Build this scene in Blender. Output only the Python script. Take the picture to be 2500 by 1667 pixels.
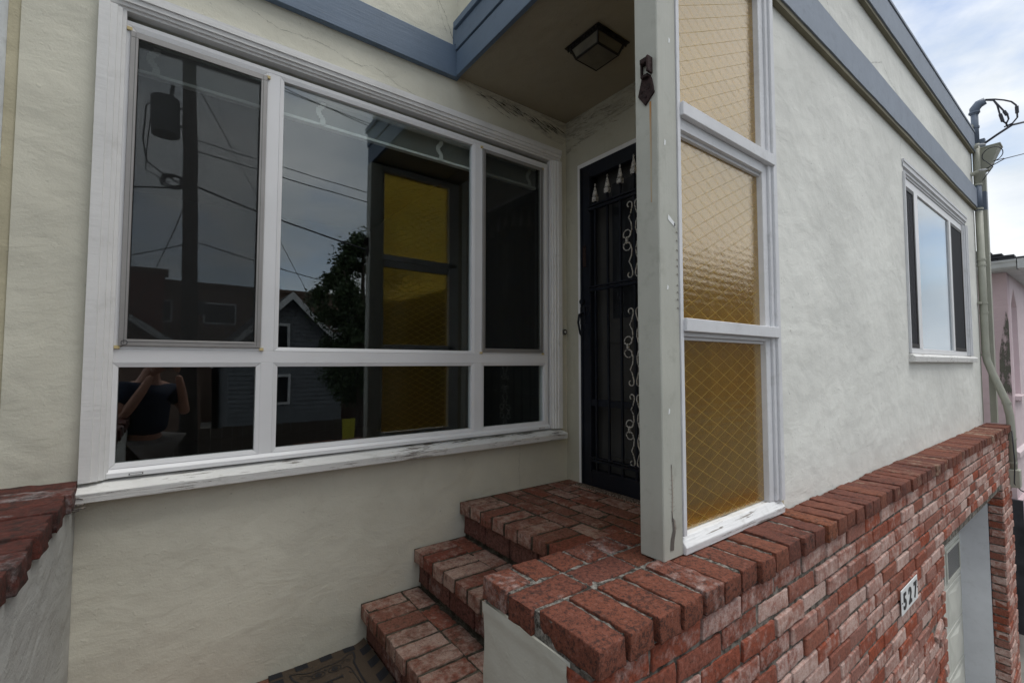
import bpy, bmesh, math, random
from mathutils import Vector, Matrix, noise
R = math.radians
rng = random.Random(7)
for o in list(bpy.data.objects):
    bpy.data.objects.remove(o)
scene = bpy.context.scene
COL = scene.collection

# ------------------------------------------------------------------ camera
CAM = Vector((-2.1424, -2.2536, 0.7746))
YAW, PITCH, ROLL, FPX = R(53.312), R(2.665), R(0.051), 1111.87
fw = Vector((math.cos(PITCH)*math.cos(YAW), math.cos(PITCH)*math.sin(YAW), math.sin(PITCH)))
rt = Vector((math.sin(YAW), -math.cos(YAW), 0))
up = rt.cross(fw)
rt2 = rt*math.cos(ROLL) + up*math.sin(ROLL)
up2 = -rt*math.sin(ROLL) + up*math.cos(ROLL)
cam_data = bpy.data.cameras.new('camera')
cam_data.sensor_width = 36.0
cam_data.lens = FPX/2500*36.0
cam_data.clip_start = 0.01
cam_data.clip_end = 600
cam = bpy.data.objects.new('camera', cam_data)
cam.matrix_world = Matrix(((rt2.x, up2.x, -fw.x, CAM.x), (rt2.y, up2.y, -fw.y, CAM.y), (rt2.z, up2.z, -fw.z, CAM.z), (0, 0, 0, 1)))
COL.objects.link(cam)
scene.camera = cam

# ------------------------------------------------------------------ sky and sun
SUN_AZ = R(-50)      # direction towards the sun measured from +X
SUN_EL = R(66)
world = bpy.data.worlds.new('World')
scene.world = world
world.use_nodes = True
wn, wl = world.node_tree.nodes, world.node_tree.links
wn.clear()
w_out = wn.new('ShaderNodeOutputWorld')
w_bg = wn.new('ShaderNodeBackground')
w_bg.inputs['Strength'].default_value = 0.14
sky = wn.new('ShaderNodeTexSky')
sky.sky_type = 'NISHITA'
sky.sun_disc = False
sky.sun_elevation = SUN_EL
sky.sun_rotation = math.pi/2 - SUN_AZ
w_co = wn.new('ShaderNodeTexCoord')
w_map = wn.new('ShaderNodeMapping')
w_map.inputs['Scale'].default_value = (1, 1, 2.2)
w_map.inputs['Location'].default_value = (3.3, 0.6, 1.9)
w_n = wn.new('ShaderNodeTexNoise')
w_n.inputs['Scale'].default_value = 2.3
w_n.inputs['Detail'].default_value = 7
w_n.inputs['Roughness'].default_value = 0.55
w_r = wn.new('ShaderNodeValToRGB')
w_r.color_ramp.elements[0].position = 0.30
w_r.color_ramp.elements[1].position = 0.50
w_n2 = wn.new('ShaderNodeTexNoise')
w_n2.inputs['Scale'].default_value = 4.0
w_n2.inputs['Detail'].default_value = 6
w_r2 = wn.new('ShaderNodeValToRGB')
w_r2.color_ramp.elements[0].position = 0.32
w_r2.color_ramp.elements[0].color = (4.2, 4.6, 5.0, 1)
w_r2.color_ramp.elements[1].position = 0.66
w_r2.color_ramp.elements[1].color = (6.6, 6.65, 6.7, 1)
w_mix = wn.new('ShaderNodeMix')
w_mix.data_type = 'RGBA'
wl.new(w_co.outputs['Generated'], w_map.inputs['Vector'])
wl.new(w_map.outputs['Vector'], w_n.inputs['Vector'])
wl.new(w_map.outputs['Vector'], w_n2.inputs['Vector'])
wl.new(w_n.outputs['Fac'], w_r.inputs['Fac'])
wl.new(w_n2.outputs['Fac'], w_r2.inputs['Fac'])
wl.new(w_r.outputs['Color'], w_mix.inputs['Factor'])
wl.new(sky.outputs['Color'], w_mix.inputs['A'])
wl.new(w_r2.outputs['Color'], w_mix.inputs['B'])
wl.new(w_mix.outputs['Result'], w_bg.inputs['Color'])
wl.new(w_bg.outputs['Background'], w_out.inputs['Surface'])

sun_d = bpy.data.lights.new('sun', 'SUN')
sun_d.energy = 1.5
sun_d.angle = R(34)
sun_d.color = (1.0, 0.97, 0.92)
sun = bpy.data.objects.new('sun', sun_d)
sdir = Vector((math.cos(SUN_EL)*math.cos(SUN_AZ), math.cos(SUN_EL)*math.sin(SUN_AZ), math.sin(SUN_EL)))
sun.rotation_euler = sdir.to_track_quat('Z', 'Y').to_euler()
COL.objects.link(sun)

scene.view_settings.view_transform = 'Standard'
scene.view_settings.look = 'None'
scene.view_settings.gamma = 1
scene.view_settings.use_curve_mapping = False
scene.view_settings.exposure = 0.36
scene.render.engine = 'CYCLES'
scene.cycles.max_bounces = 10
scene.cycles.transparent_max_bounces = 16
scene.cycles.use_denoising = True

# ------------------------------------------------------------------ node helpers
class NT:
    def __init__(self, name):
        self.m = bpy.data.materials.new(name)
        self.m.use_nodes = True
        self.n = self.m.node_tree.nodes
        self.l = self.m.node_tree.links
        self.n.clear()
        self.out = self.n.new('ShaderNodeOutputMaterial')
        self.geo = self.n.new('ShaderNodeNewGeometry')
        self.P = self.geo.outputs['Position']
    def set(self, sock, v):
        if hasattr(v, 'is_linked') or hasattr(v, 'links'):
            self.l.new(v, sock)
        elif isinstance(v, (tuple, list)) and len(v) == 3 and sock.type == 'RGBA':
            sock.default_value = (*v, 1)
        else:
            sock.default_value = v
    def scaled(self, s, vec=None):
        k = self.n.new('ShaderNodeMapping')
        self.l.new(vec or self.P, k.inputs['Vector'])
        k.inputs['Scale'].default_value = s if isinstance(s, (tuple, list)) else (s, s, s)
        return k.outputs['Vector']
    def noise(self, scale, detail=4, rough=0.55, vec=None, dist=0.0, w=None):
        k = self.n.new('ShaderNodeTexNoise')
        if w is not None:
            k.noise_dimensions = '4D'
            self.set(k.inputs['W'], w)
        self.l.new(vec or self.P, k.inputs['Vector'])
        k.inputs['Scale'].default_value = scale
        k.inputs['Detail'].default_value = detail
        k.inputs['Roughness'].default_value = rough
        k.inputs['Distortion'].default_value = dist
        return k.outputs['Fac']
    def voronoi(self, scale, vec=None, feature='F1'):
        k = self.n.new('ShaderNodeTexVoronoi')
        k.feature = feature
        self.l.new(vec or self.P, k.inputs['Vector'])
        k.inputs['Scale'].default_value = scale
        return k.outputs['Distance']
    def ramp(self, fac, a, b, lo=0.0, hi=1.0):
        k = self.n.new('ShaderNodeMapRange')
        self.set(k.inputs['Value'], fac)
        k.inputs['From Min'].default_value = a
        k.inputs['From Max'].default_value = b
        k.inputs['To Min'].default_value = lo
        k.inputs['To Max'].default_value = hi
        k.interpolation_type = 'SMOOTHSTEP'
        return k.outputs['Result']
    def lin(self, fac, a, b, lo=0.0, hi=1.0):
        o = self.ramp(fac, a, b, lo, hi)
        o.node.interpolation_type = 'LINEAR'
        return o
    def math(self, op, a, b=0.0):
        k = self.n.new('ShaderNodeMath')
        k.operation = op
        self.set(k.inputs[0], a)
        self.set(k.inputs[1], b)
        return k.outputs[0]
    def mix(self, f, a, b, mode='MIX'):
        k = self.n.new('ShaderNodeMix')
        k.data_type = 'RGBA'
        k.blend_type = mode
        self.set(k.inputs['Factor'], f)
        self.set(k.inputs['A'], a)
        self.set(k.inputs['B'], b)
        return k.outputs['Result']
    def xyz(self):
        k = self.n.new('ShaderNodeSeparateXYZ')
        self.l.new(self.P, k.inputs[0])
        return k.outputs
    def rnd(self):
        k = self.n.new('ShaderNodeObjectInfo')
        s = self.math('ADD', k.outputs['Random'], self.geo.outputs['Random Per Island'])
        return self.math('FRACT', s)
    def bump(self, h, strength=0.3, dist=0.01, normal=None):
        k = self.n.new('ShaderNodeBump')
        self.set(k.inputs['Height'], h)
        k.inputs['Strength'].default_value = strength
        k.inputs['Distance'].default_value = dist
        if normal:
            self.l.new(normal, k.inputs['Normal'])
        return k.outputs['Normal']
    def bsdf(self, color, rough=0.7, normal=None, spec=0.4, metal=0.0):
        k = self.n.new('ShaderNodeBsdfPrincipled')
        self.set(k.inputs['Base Color'], color)
        self.set(k.inputs['Roughness'], rough)
        k.inputs['Specular IOR Level'].default_value = spec
        k.inputs['Metallic'].default_value = metal
        if normal:
            self.l.new(normal, k.inputs['Normal'])
        return k.outputs['BSDF']
    def end(self, shader):
        self.l.new(shader, self.out.inputs['Surface'])
        return self.m

def schlick(t, f0, normal=None):
    d = t.n.new('ShaderNodeVectorMath'); d.operation = 'DOT_PRODUCT'
    t.l.new(normal or t.geo.outputs['Normal'], d.inputs[0]); t.l.new(t.geo.outputs['Incoming'], d.inputs[1])
    c = t.math('MINIMUM', t.math('ABSOLUTE', d.outputs['Value']), 1.0)
    p = t.math('POWER', t.math('SUBTRACT', 1.0, c), 5.0)
    return t.math('ADD', t.math('MULTIPLY', p, 1.0-f0), f0)

def plain(name, c, rough=0.6, spec=0.4, metal=0.0, var=0.12, scale=6.0, bump=0.15, bscale=60.0):
    t = NT(name)
    n = t.noise(scale, 5)
    col = t.mix(t.lin(n, 0.3, 0.7, 0, 1), tuple(x*(1-var) for x in c), tuple(min(1, x*(1+var)) for x in c))
    nb = t.bump(t.noise(bscale, 4), bump, 0.004)
    return t.end(t.bsdf(col, rough, nb, spec, metal))

def stucco(name, c, grime=0.5, trowel=1.0):
    t = NT(name)
    x, y, z = t.xyz()
    big = t.noise(1.3, 6, 0.6)
    mid = t.noise(7.0, 6, 0.65, dist=0.6)
    col = t.mix(t.ramp(big, 0.3, 0.72), tuple(v*0.90 for v in c), tuple(min(1, v*1.05) for v in c))
    col = t.mix(t.ramp(mid, 0.5, 0.8, 0, 0.35*grime), col, tuple(v*0.72 for v in (c[0], c[1]*0.97, c[2]*0.88)))
    # dribbles and dust streaks running down
    st = t.noise(1.0, 6, 0.7, vec=t.scaled((9, 9, 0.9)))
    col = t.mix(t.ramp(st, 0.56, 0.78, 0, 0.30*grime), col, tuple(v*0.62 for v in (c[0], c[1]*0.98, c[2]*0.88)))
    pits = t.ramp(t.noise(46, 3, 0.5), 0.70, 0.76)
    col = t.mix(t.math('MULTIPLY', pits, 0.5), col, tuple(v*0.4 for v in c))
    fine = t.noise(120, 4, 0.65)
    grit = t.noise(30, 6, 0.6, vec=t.scaled((1, 1, 1.5)), dist=0.25)
    trow = t.noise(5.0, 4, 0.5, vec=t.scaled((1.0, 1.0, 1.8)), dist=0.7)
    lumps = t.noise(2.2, 3, 0.5)
    blob = t.ramp(t.noise(34, 2, 0.5, dist=0.3), 0.63, 0.75)
    b1 = t.bump(fine, 0.34, 0.003)
    b2 = t.bump(grit, 0.34*trowel, 0.006, b1)
    b3 = t.bump(trow, 0.40*trowel, 0.022, b2)
    b4 = t.bump(lumps, 0.50, 0.06, b3)
    b5 = t.bump(blob, 0.30*trowel, 0.004, b4)
    return t.end(t.bsdf(col, 0.78, b5, 0.25))

def crackable(name, c, crack_pts, grime=0.7):
    """stucco with a few fine cracks following noise-bent lines"""
    return stucco(name, c, grime)

def paint_wood(name, c, peel=0.0, under=(0.16, 0.14, 0.12), rough=0.5, stretch=(3, 30, 60), dirt=0.3):
    t = NT(name)
    v = t.scaled(stretch)
    grain = t.noise(1.0, 6, 0.65, vec=v)
    patch = t.noise(5.0, 5, 0.6)
    col = t.mix(t.lin(patch, 0.3, 0.7), tuple(k*0.88 for k in c), c)
    d = t.noise(13, 6, 0.7)
    col = t.mix(t.ramp(d, 0.52, 0.75, 0, dirt), col, (c[0]*0.42, c[1]*0.41, c[2]*0.36))
    h = grain
    if peel > 0:
        k = t.math('ADD', t.math('MULTIPLY', grain, 0.62), t.math('MULTIPLY', patch, 0.38))
        m = t.ramp(k, 0.62-0.16*peel, 0.645-0.16*peel)
        wood = t.mix(grain, under, tuple(q*2.6 for q in under))
        col = t.mix(m, col, wood)
        h = t.math('SUBTRACT', grain, t.math('MULTIPLY', m, 0.7))
    nb = t.bump(h, 0.5 if peel else 0.25, 0.006)
    nb = t.bump(t.noise(90, 3), 0.12, 0.003, nb)
    return t.end(t.bsdf(col, rough, nb, 0.4))

def brick_mat(name, cols,  white=0.4, soot=0.4, dark=(0.03, 0.022, 0.02), speck=0.5, pale=(0.50, 0.40, 0.37), rough=0.85, pervar=0.30):
    t = NT(name)
    r = t.rnd()
    k = t.n.new('ShaderNodeValToRGB')
    k.color_ramp.interpolation = 'LINEAR'
    els = k.color_ramp.elements
    while len(els) < len(cols):
        els.new(0.5)
    for i, c in enumerate(cols):
        els[i].position = i/(len(cols)-1)
        els[i].color = (*c, 1)
    t.l.new(r, k.inputs['Fac'])
    col = k.outputs['Color']
    n1 = t.noise(34, 6, 0.7, w=r)
    n2 = t.noise(9, 5, 0.65, w=t.math('MULTIPLY', r, 7.0))
    n3 = t.noise(150, 4, 0.75)
    n4 = t.noise(75, 6, 0.8)
    col = t.mix(t.lin(n1, 0.25, 0.75, 0, 0.65), col, t.mix(0.55, col, dark))
    col = t.mix(t.ramp(n4, 0.49, 0.60, 0, 0.70*speck+0.15), col, dark)
    col = t.mix(t.ramp(n4, 0.46, 0.36, 0, 0.30), col, t.mix(0.35, col, pale))
    # lime bloom, very uneven from brick to brick
    r2 = t.math('FRACT', t.math('MULTIPLY', r, 7.31))
    wt = t.math('ADD', t.math('ADD', t.math('MULTIPLY', n1, 0.55), t.math('MULTIPLY', n2, 0.45)), t.math('ADD', t.math('MULTIPLY', r2, pervar), (0.30-pervar)*0.5))
    wm = t.ramp(wt, 0.86-0.42*white, 1.04-0.36*white, 0, 0.85)
    wm = t.math('MULTIPLY', wm, t.ramp(n3, 0.32, 0.56, 0.45, 1.0))
    col = t.mix(wm, col, pale)
    # soot / moss
    sn = t.noise(17, 7, 0.75, dist=0.5)
    sm = t.ramp(sn, 0.66-0.25*soot, 0.80-0.2*soot, 0, 0.85)
    col = t.mix(sm, col, dark)
    sp = t.ramp(t.noise(210, 2, 0.5), 0.60, 0.72, 0, speck)
    col = t.mix(sp, col, dark)
    nb = t.bump(n3, 0.5, 0.003)
    nb = t.bump(n4, 0.45, 0.005, nb)
    nb = t.bump(n1, 0.5, 0.008, nb)
    return t.end(t.bsdf(col, rough, nb, 0.2))

# ------------------------------------------------------------------ materials
M = {}
M['stucco'] = stucco('stucco_paint', (0.63, 0.615, 0.52), 0.55, 0.65)
M['stucco_front'] = stucco('stucco_front_lit', (0.72, 0.725, 0.68), 0.35, 0.55)  # same wall paint, lighter and cooler: the open daylight is painted in
M['stucco_porch'] = stucco('stucco_porch_shaded', (0.46, 0.445, 0.36), 1.4, 0.9)  # same wall paint, darker and yellower: porch shade painted in, plus grime
M['stucco_left'] = stucco('stucco_grey', (0.47, 0.48, 0.46), 0.6, 0.9)
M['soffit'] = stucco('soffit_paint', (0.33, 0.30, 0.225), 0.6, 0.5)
M['end_plaster'] = stucco('end_plaster', (0.52, 0.52, 0.46), 0.7, 0.7)
M['blue'] = paint_wood('blue_grey_paint', (0.115, 0.165, 0.235), 0.0, dirt=0.18, rough=0.55)
M['blue_front'] = paint_wood('blue_grey_plaster', (0.255, 0.295, 0.355), 0.0, dirt=0.30, rough=0.7, stretch=(20, 20, 20))
M['under'] = plain('band_under_shade', (0.17, 0.155, 0.105), 0.8)  # dark olive strip below each band, its underside shade painted in
M['white_old'] = paint_wood('old_white_paint', (0.74, 0.74, 0.73), 0.0, dirt=0.22)
M['white_peel'] = paint_wood('peeling_white_paint', (0.72, 0.72, 0.70), 0.34, dirt=0.35, stretch=(9, 90, 210), under=(0.13, 0.12, 0.11))
M['white_peel2'] = paint_wood('peeling_white_paint_screen', (0.74, 0.75, 0.76), 0.38, dirt=0.4, stretch=(5, 60, 130), under=(0.13, 0.12, 0.11))
M['white_frame'] = paint_wood('white_frame_paint', (0.66, 0.67, 0.69), 0.0, dirt=0.3, stretch=(30, 30, 3))
M['vinyl'] = plain('white_vinyl', (0.74, 0.745, 0.755), 0.35, 0.5, var=0.03, bump=0.03)
M['seam'] = plain('seam_dark', (0.10, 0.10, 0.10), 0.8)  # dark grey for weep slots and screen splines
M['post'] = paint_wood('post_paint', (0.43, 0.435, 0.385), 0.0, dirt=0.3, stretch=(30, 30, 2.5), rough=0.5)
M['post_crack'] = paint_wood('post_bare_wood', (0.12, 0.11, 0.10), 0.6, stretch=(60, 60, 8))
M['alu'] = plain('screen_frame_metal', (0.30, 0.29, 0.28), 0.45, 0.5, 0.3, var=0.08)
M['putty'] = plain('yellowed_foam', (0.58, 0.47, 0.24), 0.8)
M['iron'] = plain('navy_iron', (0.007, 0.009, 0.015), 0.42, 0.30, var=0.3, bump=0.3, bscale=120)
M['silver'] = NT('chipped_silver'); t = M['silver']
M['silver'] = t.end(t.bsdf(t.mix(t.ramp(t.noise(90, 5, 0.7), 0.50, 0.62), (0.52, 0.51, 0.48), (0.05, 0.05, 0.05)), 0.5, t.bump(t.noise(150), 0.4, 0.003), 0.5, 0.2))
M['rust'] = plain('rusty_iron', (0.030, 0.017, 0.016), 0.8, 0.3, 0.2, var=0.6, scale=60, bump=0.6, bscale=200)
M['mortar'] = NT('mortar'); t = M['mortar']
mcol = t.mix(t.ramp(t.noise(26, 6, 0.7), 0.35, 0.7), (0.055, 0.048, 0.04), (0.27, 0.25, 0.22))
M['mortar'] = t.end(t.bsdf(mcol, 0.95, t.bump(t.noise(120, 5, 0.7), 0.8, 0.006), 0.1))
M['mortar_light'] = NT('mortar_light'); t = M['mortar_light']
mcol = t.mix(t.ramp(t.noise(40, 6, 0.75), 0.40, 0.66), (0.05, 0.046, 0.04), (0.40, 0.38, 0.34))
M['mortar_light'] = t.end(t.bsdf(mcol, 0.95, t.bump(t.noise(110, 5, 0.75), 1.0, 0.01), 0.1))
M['mortar_dark'] = NT('mortar_dark'); t = M['mortar_dark']
mcol = t.mix(t.ramp(t.noise(26, 6, 0.7), 0.40, 0.75), (0.045, 0.038, 0.028), (0.15, 0.135, 0.105))
M['mortar_dark'] = t.end(t.bsdf(mcol, 0.95, t.bump(t.noise(120, 5, 0.7), 0.8, 0.006), 0.1))
M['brick_face'] = brick_mat('brick_face', [(0.36, 0.080, 0.036), (0.29, 0.098, 0.064), (0.33, 0.135, 0.10), (0.35, 0.165, 0.13), (0.32, 0.12, 0.08), (0.31, 0.078, 0.042)], 0.68, 0.22, speck=0.35, pale=(0.60, 0.46, 0.41), pervar=0.22)
M['brick_near'] = brick_mat('brick_near', [(0.32, 0.078, 0.040), (0.27, 0.076, 0.045), (0.30, 0.10, 0.066), (0.28, 0.080, 0.047)], 0.64, 0.32, speck=0.5, pale=(0.60, 0.47, 0.43), pervar=0.2)
M['brick_cap'] = brick_mat('brick_cap', [(0.19, 0.064, 0.042), (0.21, 0.068, 0.040), (0.165, 0.058, 0.042), (0.27, 0.090, 0.042)], 0.26, 0.46, speck=0.9)
M['brick_cap_far'] = brick_mat('brick_cap_weathered', [(0.19, 0.062, 0.040), (0.23, 0.080, 0.048), (0.15, 0.052, 0.038), (0.21, 0.075, 0.05)], 0.36, 0.52, pale=(0.42, 0.33, 0.24), speck=0.5)
M['brick_step'] = brick_mat('brick_step', [(0.24, 0.088, 0.058), (0.29, 0.082, 0.052), (0.20, 0.078, 0.054), (0.27, 0.11, 0.078), (0.24, 0.064, 0.044)], 0.66, 0.44, dark=(0.045, 0.034, 0.022), pale=(0.48, 0.36, 0.30), speck=0.7, pervar=0.18)
M['brick_riser'] = brick_mat('brick_riser', [(0.19, 0.085, 0.065), (0.21, 0.09, 0.07), (0.18, 0.07, 0.055)], 0.30, 0.40, speck=0.7)
M['brick_left'] = brick_mat('brick_painted', [(0.115, 0.032, 0.023), (0.10, 0.029, 0.022), (0.13, 0.037, 0.026)], 0.40, 0.85, pale=(0.30, 0.28, 0.28), speck=0.6)
M['asphalt'] = plain('asphalt', (0.05, 0.05, 0.052), 0.9, var=0.3, bump=0.5)
M['concrete'] = plain('concrete', (0.26, 0.25, 0.23), 0.9, var=0.2, scale=2, bump=0.4)
M['white_wall'] = stucco('white_wall', (0.70, 0.74, 0.78), 0.3, 0.5)
M['beige'] = stucco('beige_strip', (0.50, 0.46, 0.33), 0.6, 0.7)
M['pipe'] = plain('painted_pipe', (0.33, 0.335, 0.28), 0.5, var=0.1)
M['pipe_blue'] = plain('blue_pipe', (0.12, 0.15, 0.20), 0.5, var=0.1)
M['cable'] = plain('black_cable', (0.02, 0.02, 0.03), 0.5)
M['plate'] = plain('plate_white', (0.72, 0.74, 0.74), 0.4, var=0.06, scale=30)
M['ink'] = plain('black_ink', (0.015, 0.015, 0.018), 0.5)
M['mat_tan'] = plain('mat_tan', (0.060, 0.043, 0.029), 0.9, var=0.2, bump=0.5, bscale=300)
M['mat_dark'] = plain('mat_dark', (0.012, 0.013, 0.017), 0.8, bump=0.4, bscale=300)
M['mat_grey'] = plain('mat_grey', (0.05, 0.048, 0.042), 0.9, bump=0.5, bscale=300)
M['room'] = plain('dark_room', (0.045, 0.045, 0.043), 0.9)
M['curtain'] = plain('dark_curtain', (0.06, 0.065, 0.065), 0.9)
M['blind'] = plain('blind_slats', (0.42, 0.45, 0.43), 0.5)
M['blind_rail'] = plain('blind_rail', (0.80, 0.82, 0.78), 0.5)
M['cord'] = plain('blind_tape', (0.75, 0.77, 0.74), 0.7)
M['pink'] = stucco('pink_stucco_shaded', (0.56, 0.44, 0.47), 0.4, 0.8)  # shade of the side wall is mixed into the pink
M['pink_light'] = stucco('pink_stucco_lit', (0.66, 0.56, 0.58), 0.3, 0.4)  # lighter copy of the pink for the lit front wall and trim
M['gutter'] = plain('gutter_metal', (0.48, 0.50, 0.51), 0.5)
M['shingle'] = plain('shingle', (0.035, 0.036, 0.042), 0.9, var=0.4, bump=0.7)
M['garage'] = plain('garage_paint', (0.56, 0.57, 0.52), 0.6, var=0.08)
M['garage_jamb'] = paint_wood('garage_jamb_paint', (0.70, 0.72, 0.76), 0.0, dirt=0.2, stretch=(20, 20, 2))
M['garage_glass'] = plain('garage_dark_glass', (0.09, 0.088, 0.08), 0.25, 0.5, var=0.1)
M['lamp_glass'] = plain('lamp_milk_glass', (0.12, 0.108, 0.078), 0.35, 0.5, var=0.25, scale=12)
M['bronze'] = plain('dark_bronze', (0.018, 0.016, 0.014), 0.45, 0.5, 0.4, var=0.3)
M['wood_pole'] = plain('creosote_wood', (0.05, 0.04, 0.034), 0.9)
M['transformer'] = plain('transformer_grey', (0.12, 0.125, 0.13), 0.6)
M['skin'] = plain('skin', (0.45, 0.24, 0.17), 0.55, var=0.05)
M['shirt'] = plain('navy_shirt', (0.015, 0.02, 0.04), 0.9)
M['trousers'] = plain('grey_trousers', (0.16, 0.145, 0.135), 0.9)
M['hair'] = plain('dark_hair', (0.02, 0.015, 0.012), 0.7)
M['body_black'] = plain('camera_black', (0.02, 0.02, 0.02), 0.5)
M['clap'] = plain('grey_clapboard', (0.15, 0.16, 0.17), 0.8)
M['brown_wall'] = plain('brown_wall', (0.17, 0.115, 0.09), 0.9)
M['red_wall'] = plain('red_wall', (0.16, 0.05, 0.04), 0.9)
M['trim_white'] = plain('trim_white', (0.6, 0.6, 0.6), 0.6)
M['dark_glass'] = plain('dark_far_glass', (0.02, 0.022, 0.025), 0.1)
M['yellow'] = plain('yellow_board', (0.40, 0.36, 0.03), 0.7)
M['fence'] = plain('dark_fence', (0.06, 0.045, 0.035), 0.9)
M['bark'] = plain('bark', (0.06, 0.045, 0.035), 0.95)
M['mildew'] = NT('mildew'); t = M['mildew']

t = NT('leaf')
M['leaf'] = t.end(t.bsdf(t.mix(t.rnd(), (0.025, 0.045, 0.018), (0.065, 0.10, 0.035)), 0.6, None, 0.4))
t = M['mildew']
M['mildew'] = t.end(t.bsdf((0.03, 0.028, 0.022), 0.95))
t = NT('pebble_strip')
M['pebble'] = t.end(t.bsdf(t.mix(t.ramp(t.voronoi(110), 0.2, 0.7), (0.30, 0.24, 0.19), (0.07, 0.05, 0.04)), 0.9, t.bump(t.voronoi(110), 0.8, 0.006), 0.2))
t = NT('rust_stain')
M['rust_stain'] = t.end(t.bsdf(t.mix(t.ramp(t.noise(1.0, 3, vec=t.scaled((40, 160, 4))), 0.35, 0.6), (0.42, 0.20, 0.06), (0.42, 0.37, 0.27)), 0.7))
t = NT('moss')
M['moss'] = t.end(t.bsdf(t.mix(t.noise(60, 5), (0.06, 0.065, 0.03), (0.16, 0.15, 0.11)), 0.95, t.bump(t.noise(120), 0.8, 0.006), 0.1))

def glass_mat(name, tint, ior, rough=0.0):
    t = NT(name)
    tr = t.n.new('ShaderNodeBsdfTransparent')
    tr.inputs['Color'].default_value = (*tint, 1)
    gl = t.n.new('ShaderNodeBsdfGlossy')
    gl.inputs['Roughness'].default_value = rough
    gl.inputs['Color'].default_value = (0.93, 0.97, 1.0, 1)
    wv = t.bump(t.noise(1.6, 2, 0.4), 0.05, 0.02)
    t.l.new(wv, gl.inputs['Normal'])
    mx = t.n.new('ShaderNodeMixShader')
    t.l.new(schlick(t, ior), mx.inputs[0])
    t.l.new(tr.outputs[0], mx.inputs[1])
    t.l.new(gl.outputs[0], mx.inputs[2])
    return t.end(mx.outputs[0])
M['glass'] = glass_mat('window_glass', (0.93, 0.96, 0.95), 0.09)
M['glass_side'] = glass_mat('side_window_glass', (0.6, 0.66, 0.7), 0.22)

def amber_mat():
    t = NT('amber_patterned_glass')
    # pressed diamond relief: two crossing waves in the pane's own plane
    x, y, z = t.xyz()
    a = t.math('SINE', t.math('MULTIPLY', t.math('ADD', x, t.math('MULTIPLY', z, 2.0)), math.tau/0.104))
    b = t.math('SINE', t.math('MULTIPLY', t.math('SUBTRACT', x, t.math('MULTIPLY', z, 2.0)), math.tau/0.104))
    fine = t.noise(95, 4, 0.6)
    mid = t.noise(19, 3, 0.5)
    h = t.math('ADD', t.math('MULTIPLY', t.math('MULTIPLY', a, b), 0.10), t.math('ADD', t.math('MULTIPLY', fine, 0.5), t.math('MULTIPLY', mid, 0.5)))
    nb = t.bump(h, 0.26, 0.006)
    tone = t.mix(t.ramp(t.noise(6, 5), 0.35, 0.7), (0.90, 0.68, 0.16), (0.82, 0.58, 0.12))
    rf = t.n.new('ShaderNodeBsdfRefraction')
    rf.inputs['IOR'].default_value = 1.12
    rf.inputs['Roughness'].default_value = 0.10
    t.l.new(tone, rf.inputs['Color']); t.l.new(nb, rf.inputs['Normal'])
    tp = t.n.new('ShaderNodeBsdfTransparent')
    tp.inputs['Color'].default_value = (0.91, 0.83, 0.46, 1)
    tl = t.n.new('ShaderNodeBsdfTranslucent')
    tl.inputs['Color'].default_value = (0.72, 0.60, 0.16, 1)
    gl = t.n.new('ShaderNodeBsdfGlossy')
    gl.inputs['Roughness'].default_value = 0.07
    gl.inputs['Color'].default_value = (1, 0.93, 0.82, 1)
    t.l.new(nb, gl.inputs['Normal'])
    df = t.n.new('ShaderNodeBsdfDiffuse')
    df.inputs['Color'].default_value = (0.44, 0.24, 0.004, 1)
    def ms(f, s1, s2):
        k = t.n.new('ShaderNodeMixShader')
        t.set(k.inputs[0], f); t.l.new(s1, k.inputs[1]); t.l.new(s2, k.inputs[2])
        return k.outputs[0]
    body = ms(0.45, rf.outputs[0], tp.outputs[0])
    body = ms(0.09, body, tl.outputs[0])
    body = ms(0.17, body, df.outputs[0])
    return t.end(ms(schlick(t, 0.25, nb), body, gl.outputs[0]))
M['amber'] = amber_mat()
t = NT('amber_wire')
tl = t.n.new('ShaderNodeBsdfTranslucent'); tl.inputs['Color'].default_value = (0.95, 0.85, 0.42, 1)
mx = t.n.new('ShaderNodeMixShader'); mx.inputs[0].default_value = 0.55
t.l.new(t.bsdf((0.30, 0.21, 0.05), 0.5), mx.inputs[1]); t.l.new(tl.outputs[0], mx.inputs[2])
M['wire'] = t.end(mx.outputs[0])

t = NT('insect_mesh')
tp = t.n.new('ShaderNodeBsdfTransparent')
mx = t.n.new('ShaderNodeMixShader'); mx.inputs[0].default_value = 0.26
t.l.new(t.bsdf((0.016, 0.018, 0.018), 0.8), mx.inputs[2]); t.l.new(tp.outputs[0], mx.inputs[1])
M['mesh'] = t.end(mx.outputs[0])

t = NT('insect_mesh_dense')
tp = t.n.new('ShaderNodeBsdfTransparent')
mx = t.n.new('ShaderNodeMixShader'); mx.inputs[0].default_value = 0.80
t.l.new(t.bsdf((0.02, 0.022, 0.028), 0.8), mx.inputs[2]); t.l.new(tp.outputs[0], mx.inputs[1])
M['mesh_dark'] = t.end(mx.outputs[0])

# ------------------------------------------------------------------ mesh helpers
def new_obj(name, me, mat, parent=None, **kw):
    o = bpy.data.objects.new(name, me)
    COL.objects.link(o)
    if mat is not None and not me.materials:
        me.materials.append(mat)
    if parent is not None:
        o.parent = parent
    for k, v in kw.items():
        o[k] = v
    return o

def thing(name, label, cat, loc=(0, 0, 0), group=None):
    o = bpy.data.objects.new(name, None)
    o.empty_display_size = 0.05
    o.location = loc
    COL.objects.link(o)
    o['label'] = label
    o['category'] = cat
    if group:
        o['group'] = group
    bpy.context.view_layer.update()
    return o

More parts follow.
